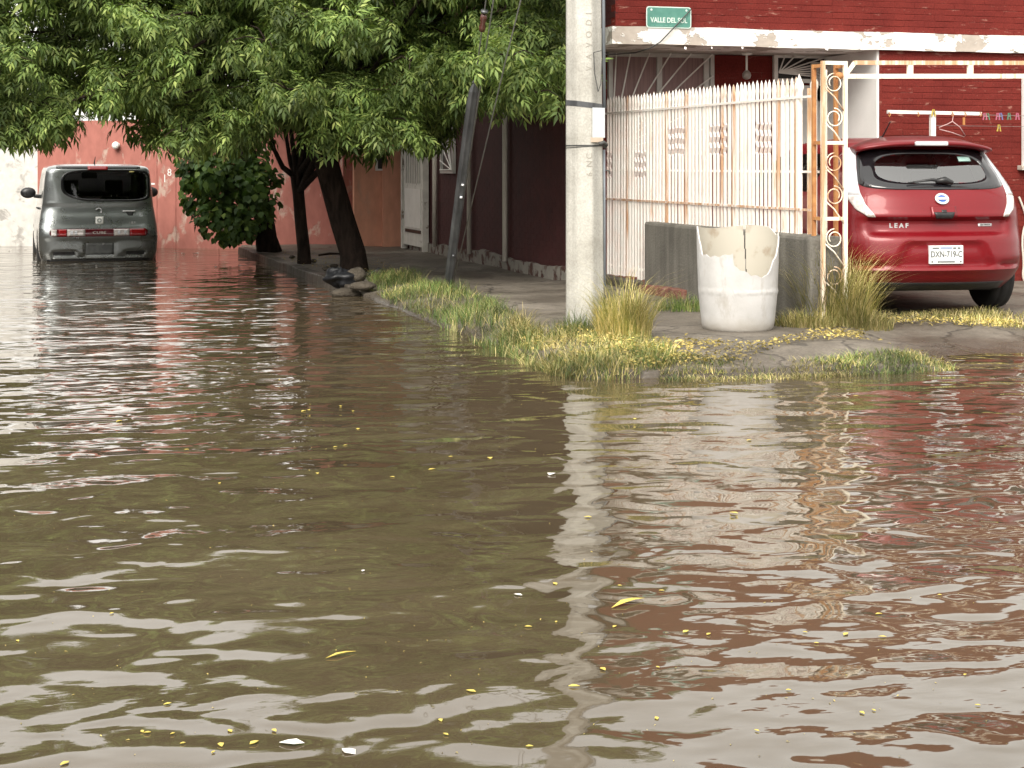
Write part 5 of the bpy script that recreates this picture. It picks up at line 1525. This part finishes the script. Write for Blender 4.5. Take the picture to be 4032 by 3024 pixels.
# --- red hatchback nosed into the porch
def det_red(x, z):
    ax = np.abs(x)
    d_ = .058 * bumpf(z, .668, .80, .006) * bumpf(ax, -9, .60 + .18 * (z - .66), .02)       # sunken panel under the hatch lip
    d_ = d_ - .020 * bumpf(z, .805, .85, .010) * bumpf(ax, -9, .66, .03)
    d_ = d_ + .030 * bumpf(z, .395, .60, .007) * bumpf(ax, -9, .44 - .55 * (z - .40), .010)  # plate recess
    d_ = d_ - .020 * bumpf(z, .352, .392, .006) * bumpf(ax, -9, .74, .03)                    # lip along the bumper foot
    d_ = d_ + .030 * bumpf(z, .395, .425, .006) * bumpf(ax, .52, .74, .012)                  # reflector slots
    return d_
red = CarShape([  # z, half width, rear, front, corner depth, corner power
    (.19, .76, .20, 4.15, .50, 2.6), (.27, .82, .08, 4.30, .55, 2.5), (.36, .865, .015, 4.36, .58, 2.5), (.48, .885, .0, 4.38, .60, 2.5),
    (.62, .888, .02, 4.36, .60, 2.5), (.70, .885, .055, 4.30, .58, 2.5), (.80, .875, .075, 4.15, .55, 2.6), (.88, .86, .08, 3.95, .52, 2.6),
    (.98, .83, .12, 3.62, .48, 2.7), (1.06, .79, .17, 3.38, .44, 2.8), (1.18, .735, .27, 3.05, .40, 3.0), (1.32, .67, .40, 2.70, .36, 3.0),
    (1.40, .635, .47, 2.50, .34, 3.0), (1.45, .60, .53, 2.35, .34, 3.0), (1.482, .53, .78, 2.15, .34, 2.8), (1.50, .36, 1.1, 1.9, .30, 2.6)], det_red)
rx, ry = 7.394, 12.29
rcar = thing('hatchback_car', 'glossy dark red electric hatchback parked with its tail to the street', 'car', (rx, ry, .145), R(-6))
def red_in(t_):
    c, s_ = sq(t_, 3.2); z = 1.225 + .128 * s_; return c * (.500 - .22 * (z - 1.2)), z
def red_out(t_):
    c, s_ = sq(t_, 7.0); z = 1.222 + .168 * s_; return c * (.635 - .32 * (z - 1.2)), z - .012 * (1 - c * c) * (s_ < 0)
def red_glass(c, n):
    if abs(c.x) < .50 and 1.08 < c.z < 1.37 and n.y < -.15 and c.y < .75:
        a = c.x / (.500 - .22 * (c.z - 1.2)); b = (c.z - 1.225) / .128
        return abs(a) ** 3.2 + abs(b) ** 3.2 < 1.06
    if 1.0 < c.z < 1.40 and n.y > .2 and abs(c.x) < .62 and c.y > 1.8: return True
    if 1.02 < c.z < 1.36 and abs(n.x) > .6 and (1.0 < c.y < 1.75 or 1.85 < c.y < 2.75): return True
    return False
build_shell(red, rcar, 'red_paint', red_glass, [(.77, .78, .355), (-.77, .78, .355), (.77, 3.45, .355), (-.77, 3.45, .355)], 'glass_rear', 'liner_light')
ring_patch(red, rcar, 'window_surround', 'black_gloss', red_out, red_in, .004)
for x in (-.77, .77):
    for y in (.78, 3.45): wheel(rcar, x, y, dz=-.02)
seat_row(rcar, 1.15, (-.36, .36), .98, 1.2, .5)
seat_row(rcar, 2.1, (-.38, .38), 1.05, 1.27)
for sg_ in (-1, 1):                             # tall boomerang tail lamps
    def lamp_in(z, s_=sg_): return s_ * float(np.interp(z, [.82, .92, 1.02, 1.10, 1.22, 1.40], [.575, .640, .665, .660, .632, .570]))
    def lamp_out(z, s_=sg_): return s_ * float(np.interp(z, [.82, .88, .97, 1.07, 1.22, 1.40], [.63, .715, .755, .742, .698, .622]))
    if sg_ > 0: xl_, xr_ = lamp_in, lamp_out
    else: xl_, xr_ = lamp_out, lamp_in
    lo_ = patch(red, rcar, 'tail_lamp', 'lamp_white', 1.0, 1.40, xl_, xr_, .012, 14, 6, .02)
    patch(red, rcar, 'reflector', 'lamp_clear', .82, .998, xl_, xr_, .012, 10, 8, .02, lo_)
    patch(red, rcar, 'lamp_edge', 'lamp_dark_red', .98, 1.36, (lambda z, o=lamp_out, s_=sg_: o(z) + (.0 if s_ > 0 else -.03)), (lambda z, o=lamp_out, s_=sg_: o(z) + (.03 if s_ > 0 else .0)), .010, 12, 4, .02, lo_)
# roof spoiler with the high brake lamp
m = MB(); nn_ = 24
for i in range(nn_ + 1):
    q = -1 + 2 * i / nn_; x = .615 * q; cv = (1 - abs(q) ** 3.0)
    yb = .31 + .11 * (abs(q) ** 2.6); zt_ = 1.392 + .052 * cv
    m.v += [(x, yb, zt_ - .012), (x, yb + .015, zt_ + .012), (x, .62, zt_ + .048 * cv + .02), (x, .62, zt_ - .02), (x, yb + .1, zt_ - .03)]
for i in range(nn_):
    for a in range(5): m.f.append((i * 5 + a, i * 5 + (a + 1) % 5, i * 5 + 5 + (a + 1) % 5, i * 5 + 5 + a))
m.f += [tuple(range(5)), tuple(reversed(range(nn_ * 5, nn_ * 5 + 5)))]
sp = m.build('roof_spoiler', 'red_paint', rcar, local=True, smooth=True)
rbox((-.15, .292, 1.420), (.15, .332, 1.458), 'high_brake_lamp', 'lamp_white', sp, .012)
# badge, handle, plate, letters, wiper, aerial
def on_red(x, z, off=.004): return red.rear_pt(x, z, off)
def tilt_frame(car, x, z):
    a, b = car.rear_pt(x, z - .02), car.rear_pt(x, z + .02); c_, d_ = car.rear_pt(x - .03, z), car.rear_pt(x + .03, z)
    return (d_ - c_).normalized(), (b - a).normalized()
def disc(car, root, x, z, r0, r1, name, mat, off, th=.006, part=None, rz_=1.0):
    rt, up = tilt_frame(car, x, z); n_ = rt.cross(up); c_ = car.rear_pt(x, z, off); m = MB(); n = 32
    for k_ in range(n):
        a = 2 * math.pi * k_ / n
        for r_, o_ in ((r0, 0), (r1, 0), (r1, th), (r0, th)): m.v.append(tuple(c_ + rt * math.cos(a) * r_ + up * math.sin(a) * r_ * rz_ + n_ * o_))
    for k_ in range(n):
        for a in range(4): m.f.append((k_ * 4 + a, ((k_ + 1) % n) * 4 + a, ((k_ + 1) % n) * 4 + (a + 1) % 4, k_ * 4 + (a + 1) % 4))
    return m.build(name, mat, part or root, local=True, smooth=False)
em = disc(red, rcar, 0, .965, .040, .062, 'emblem', 'chrome', .008, .008, None, .82)
disc(red, rcar, 0, .965, .001, .042, 'emblem_disc', 'emblem_blue', .006, .006, em, .82)
rt, up = tilt_frame(red, 0, .965); c_ = red.rear_pt(0, .965, .016)
m = MB(); m.add([c_ + rt * a + up * b + rt.cross(up) * d_ for d_ in (0, .006) for a, b in ((-.058, -.011), (.058, -.011), (.058, .011), (-.058, .011))], [(0, 1, 2, 3), (7, 6, 5, 4), (0, 4, 5, 1), (1, 5, 6, 2), (2, 6, 7, 3), (3, 7, 4, 0)])
m.build('emblem_bar', 'chrome', em, local=True)
hd = patch(red, rcar, 'hatch_handle', 'red_paint', .818, .905, lambda z: -.115 + .25 * (.905 - z) * .2, lambda z: .115 - .25 * (.905 - z) * .2, .014, 6, 10, .02)
patch(red, rcar, 'handle_recess', 'black_trim', .812, .850, lambda z: -.095 + (.85 - z) * .6, lambda z: .095 - (.85 - z) * .6, .0175, 4, 8, .004, hd)
patch(red, rcar, 'lock', 'black_trim', .846, .872, lambda z: -.022, lambda z: .022, .0175, 3, 4, .004, hd)
rt, up = tilt_frame(red, -.39, .742)
put_text('L E A F', .052, 'model_lettering', 'chrome', rcar, red.rear_pt(-.37, .742, .003), rt, (0, 0, 1), True, .002, .0022, 1.05)
rt, up = tilt_frame(red, .42, .742)
bd = patch(red, rcar, 'side_badge', 'chrome', .733, .757, lambda z: .345, lambda z: .485, .004, 3, 8, .004)
put_text('ZERO EMISSION', .015, 'badge_lettering', 'plate_ink', bd, red.rear_pt(.415, .745, .0055), rt, (0, 0, 1), True, .0008, .0003, 1.0)
py_ = red.rear_pt(0, .5, .012).y
plt = rbox((-.152, py_ - .006, .424), (.152, py_ + .03, .578), 'number_plate', 'plate_white', rcar, .004)
put_text('DXN-719-C', .072, 'plate_number', 'plate_ink', plt, (.0, py_ - .0075, .503), (1, 0, 0), (0, 0, 1), True, .0008, .0010, .78)
for a, b, z0, z1 in ((-.125, -.065, .552, .562), (.06, .085, .550, .562), (.10, .125, .550, .562), (-.08, .075, .436, .447), (-.135, -.122, .436, .450), (.122, .135, .436, .450)):
    MB().box((a, py_ - .0082, z0), (b, py_ - .0065, z1)).build('plate_print', 'plate_ink', plt, local=True)
MB().box((-.055, py_ - .0080, .549), (.05, py_ - .0065, .566)).build('plate_print', plain('plate_blue', (.28, .33, .45), None), plt, local=True)
wb = red.rear_pt(.06, 1.095, .03)
wp = MB().tube([wb, red.rear_pt(-.06, 1.108, .035), red.rear_pt(-.27, 1.088, .026)], [.02, .012, .006], 8).build('rear_wiper', 'black_trim', rcar, local=True, smooth=True)
MB().tube([red.rear_pt(.13, 1.085, .028), red.rear_pt(.06, 1.105, .035), red.rear_pt(-.02, 1.10, .03)], [.018, .03, .018], 8).build('wiper_hub', 'black_trim', wp, local=True, smooth=True)
st_ = patch(red, rcar, 'window_sticker', plain('pale_sticker', (.25, .42, .38), (.35, .5, .45), 20, .5), 1.285, 1.325, lambda z: .28, lambda z: .40, .006, 3, 4, .002)
ae = MB().tube([(-.19, .98, 1.47), (-.185, .95, 1.50)], [.03, .018], 10).build('aerial', 'black_trim', rcar, local=True, smooth=True)
MB().tube([(-.185, .95, 1.49), (-.165, .80, 1.64)], [.008, .005], 6).build('aerial_rod', 'black_trim', ae, local=True)
patch(red, rcar, 'under_bumper', 'black_trim', .192, .262, lambda z: -.62, lambda z: .62, .004, 3, 20, .01)
rbox((-.6, .4, .17), (.6, 4.0, .24), 'under_tray', 'black_trim', rcar, .01)
for sg_ in (-1, 1):
    mm_ = rbox((sg_ * .82 if sg_ > 0 else -1.0, 2.75, 1.0), (1.0 if sg_ > 0 else -.82, 2.90, 1.13), 'door_mirror', 'red_paint', rcar, .04)

# --- grey box-shaped car standing in the flood
def det_grey(x, z):
    d_ = .022 * bumpf(z, .31, .515, .008) * bumpf(x, -.215 - .25 * (.31 - z) * .3, .235, .010)       # plate recess
    d_ = d_ + .030 * bumpf(z, .318, .378, .008) * (bumpf(x, -.655, -.335, .012) + bumpf(x, .37, .66, .012))  # slots in the bumper
    d_ = d_ - .020 * bumpf(z, .555, .735, .016)                                                 # the ledge that carries the lamps
    d_ = d_ + .016 * bumpf(z, .91, 1.05, .02)
    d_ = d_ - .010 * bumpf(z, 1.06, 1.085, .006)
    return d_
grey = CarShape([
    (.12, .76, .12, 3.35, .22, 3.2), (.22, .80, .045, 3.42, .22, 3.4), (.34, .84, .01, 3.45, .22, 3.6), (.50, .852, .0, 3.46, .22, 3.6), (.62, .852, .0, 3.46, .22, 3.6),
    (.75, .845, .02, 3.44, .23, 3.4), (.90, .825, .06, 3.35, .24, 3.3), (1.05, .80, .095, 3.1, .24, 3.3), (1.2, .785, .115, 2.9, .22, 3.6), (1.4, .765, .14, 2.7, .20, 4.0),
    (1.55, .745, .16, 2.55, .20, 4.2), (1.61, .72, .18, 2.5, .22, 4.0), (1.640, .66, .26, 2.4, .25, 3.4), (1.652, .5, .5, 2.2, .25, 3.0)], det_grey)
gq = at(391, 1030, 24.1)
gcar = thing('boxy_car', 'metallic grey box-shaped car standing in floodwater up to its bumper', 'car', (gq.x, gq.y, -.235), R(1.4))
def gw_x(z): return -.555 + .16 * max(0, (1.22 - z) / .12) ** 2 * .6
def g_out(t_):
    c, s_ = sq(t_, 6.0); z = 1.335 + .235 * s_
    xl_ = -.535; xr_ = .755
    if c < 0 and s_ < 0: c, s_ = sq(t_, 2.6); z = 1.335 + .235 * s_
    elif c < 0: c, s_ = sq(t_, 4.0); z = 1.335 + .235 * s_
    return (xl_ + xr_) / 2 + c * (xr_ - xl_) / 2, z
def g_in(t_):
    x, z = g_out(t_); return .09 + (x - .09) * .93, 1.335 + (z - 1.335) * .89
def grey_glass(c, n):
    if n.y < -.3 and c.y < .35 and 1.09 < c.z < 1.57:
        a, b = (c.x - .09) / .60, (c.z - 1.335) / .214
        e = 2.6 if (a < 0 and b < 0) else (4.0 if a < 0 else 6.0)
        return abs(a) ** e + abs(b) ** e < 1.0
    if 1.10 < c.z < 1.52 and n.y > .3 and abs(c.x) < .66 and c.y > 2.0: return True
    if 1.13 < c.z < 1.50 and abs(n.x) > .6 and (.95 < c.y < 1.5 or 1.58 < c.y < 2.35): return True
    return False
build_shell(grey, gcar, 'grey_paint', grey_glass, [(.76, .72, .36), (-.76, .72, .36), (.76, 2.85, .36), (-.76, 2.85, .36)], 'glass_dark')
ring_patch(grey, gcar, 'window_surround', 'black_gloss', g_out, g_in, .004)
for x in (-.75, .75):
    for y in (.72, 2.85): wheel(gcar, x, y, .31)
seat_row(gcar, 1.0, (-.33, .33), 1.02, 1.10, .5)
seat_row(gcar, 1.75, (-.34, .34), 1.14, 1.40, .44)
rbox((-.12, 2.45, 1.42), (.12, 2.5, 1.52), 'mirror', 'black_trim', gcar, .01)
rbox((-.62, 2.3, .95), (.62, 2.6, 1.10), 'dashboard', 'seat', gcar)
# lamp bar across the bumper ledge
bar_ = patch(grey, gcar, 'lamp_bar', 'lamp_dark_red', .592, .706, lambda z: -.70 + .05 * abs((z - .649) / .057) ** 3, lambda z: .70 - .05 * abs((z - .649) / .057) ** 3, .006, 8, 40, .012)
for a, b, mt in ((-.57, -.46, 'lamp_red'), (-.455, -.20, 'lamp_clear'), (.205, .43, 'lamp_clear'), (.435, .665, 'lamp_red'), (-.68, -.60, 'lamp_clear')):
    patch(grey, gcar, 'tail_lamp', mt, .602, .696, (lambda z, a=a: a), (lambda z, b=b: b), .010, 6, 8, .006, bar_)
for a in (-.39, -.33, .28, .37):
    patch(grey, gcar, 'lamp_bulb', 'lamp_white', .622, .672, (lambda z, a=a: a - .018), (lambda z, a=a: a + .018), .0125, 4, 4, .004, bar_)
rt, up = tilt_frame(grey, 0, .65)
put_text('CUBE', .05, 'bar_lettering', 'lamp_clear', bar_, grey.rear_pt(0.0, .648, .0075), rt, (0, 0, 1), True, .001, .001, 1.55)
patch(grey, gcar, 'blank_plate', 'primer', .325, .495, lambda z: -.19, lambda z: .21, .004, 5, 10, .006)
disc(grey, gcar, .06, .487, .001, .014, 'plate_screw', 'chrome', .012, .006)
for a, b in ((-.645, -.345), (.38, .65)):
    patch(grey, gcar, 'bumper_slot', 'black_trim', .322, .374, (lambda z, a=a: a), (lambda z, b=b: b), .003, 4, 10, .004)
patch(grey, gcar, 'under_bumper', 'black_trim', .13, .262, lambda z: -.73, lambda z: .73, .005, 4, 24, .008)
lip = patch(grey, gcar, 'bumper_lip', 'grey_paint', .268, .290, lambda z: -.68, lambda z: .68, .016, 3, 24, .02)
hb = patch(grey, gcar, 'roof_lip', 'black_gloss', 1.585, 1.625, lambda z: -.60, lambda z: .60, .014, 4, 24, .02)
patch(grey, gcar, 'high_brake_lamp', 'lamp_red', 1.560, 1.602, lambda z: -.155, lambda z: .13, .026, 4, 8, .012, hb)
# emblem: a broken chrome ring, sticker, handle, model letters
rt, up = tilt_frame(grey, 0, .965); c_ = grey.rear_pt(0, .965, .010)
em = MB().tube([c_ + rt * (.038 * math.cos(R(a))) + up * (.034 * math.sin(R(a))) for a in range(-20, 190, 15)], .008, 8).build('emblem', 'chrome', gcar, local=True, smooth=True)
MB().tube([c_ + rt * .012 - up * .028, c_ + rt * .045 - up * .03, c_ + rt * .03 - up * .012], .008, 8).build('emblem_foot', 'chrome', em, local=True, smooth=True)
stk = patch(grey, gcar, 'square_sticker', 'sticker', .770, .880, lambda z: -.052, lambda z: .062, .003, 4, 4, .002)
disc(grey, gcar, .005, .825, .016, .034, 'sticker_ring', plain('sticker_grey', (.28, .30, .29), None, 5, .5), .0035, .001, stk)
patch(grey, gcar, 'hatch_handle', 'chrome', .945, .965, lambda z: .34, lambda z: .53, .012, 3, 8, .01)
patch(grey, gcar, 'handle_cup', 'black_trim', .895, .943, lambda z: .38 + (.943 - z) * .8, lambda z: .50 - (.943 - z) * .3, .004, 4, 6, .003)
rt, up = tilt_frame(grey, .48, .79)
put_text('1.8 S', .045, 'model_lettering', 'chrome', gcar, grey.rear_pt(.47, .785, .004), rt, (0, 0, 1), True, .001, .001, 1.1)
patch(grey, gcar, 'corner_sticker', plain('yellow_sticker', (.45, .40, .14), None, 5, .5), 1.525, 1.545, lambda z: .44, lambda z: .51, .006, 2, 3, .002)
for sg_ in (-1, 1):
    x0 = sg_ * .78; mm_ = MB().tube([(sg_ * .76, 2.28, 1.14), (sg_ * .86, 2.27, 1.15)], .03, 8).build('mirror_arm', 'black_trim', gcar, local=True)
    m = MB().lathe([(.01, -.085), (.055, -.08), (.085, -.05), (.095, 0), (.085, .05), (.055, .08), (.01, .085)], 20, M=Matrix.Translation((sg_ * .945, 2.27, 1.20)) @ Matrix.Diagonal((1.25, .8, .92, 1)) @ Matrix.Rotation(R(90), 4, 'X'))
    m.build('door_mirror', 'black_trim', gcar, local=True, smooth=True)
for y in (1.45, .98):
    MB().tube([(-.815, y - .07, .98), (-.835, y - .05, .985), (-.835, y + .05, .985), (-.815, y + .07, .98)], .012, 8).build('door_handle', 'black_trim', gcar, local=True)
for sg_ in (-1, 1):
    rbox((sg_ * .835 - .012, .27, .54), (sg_ * .835 + .012, .33, .66), 'side_marker', 'lamp_white', gcar, .005)
ae = MB().tube([(-.03, .7, 1.645), (-.03, .68, 1.67), (-.02, .58, 1.76)], [.014, .010, .004], 8).build('aerial', 'black_trim', gcar, local=True)
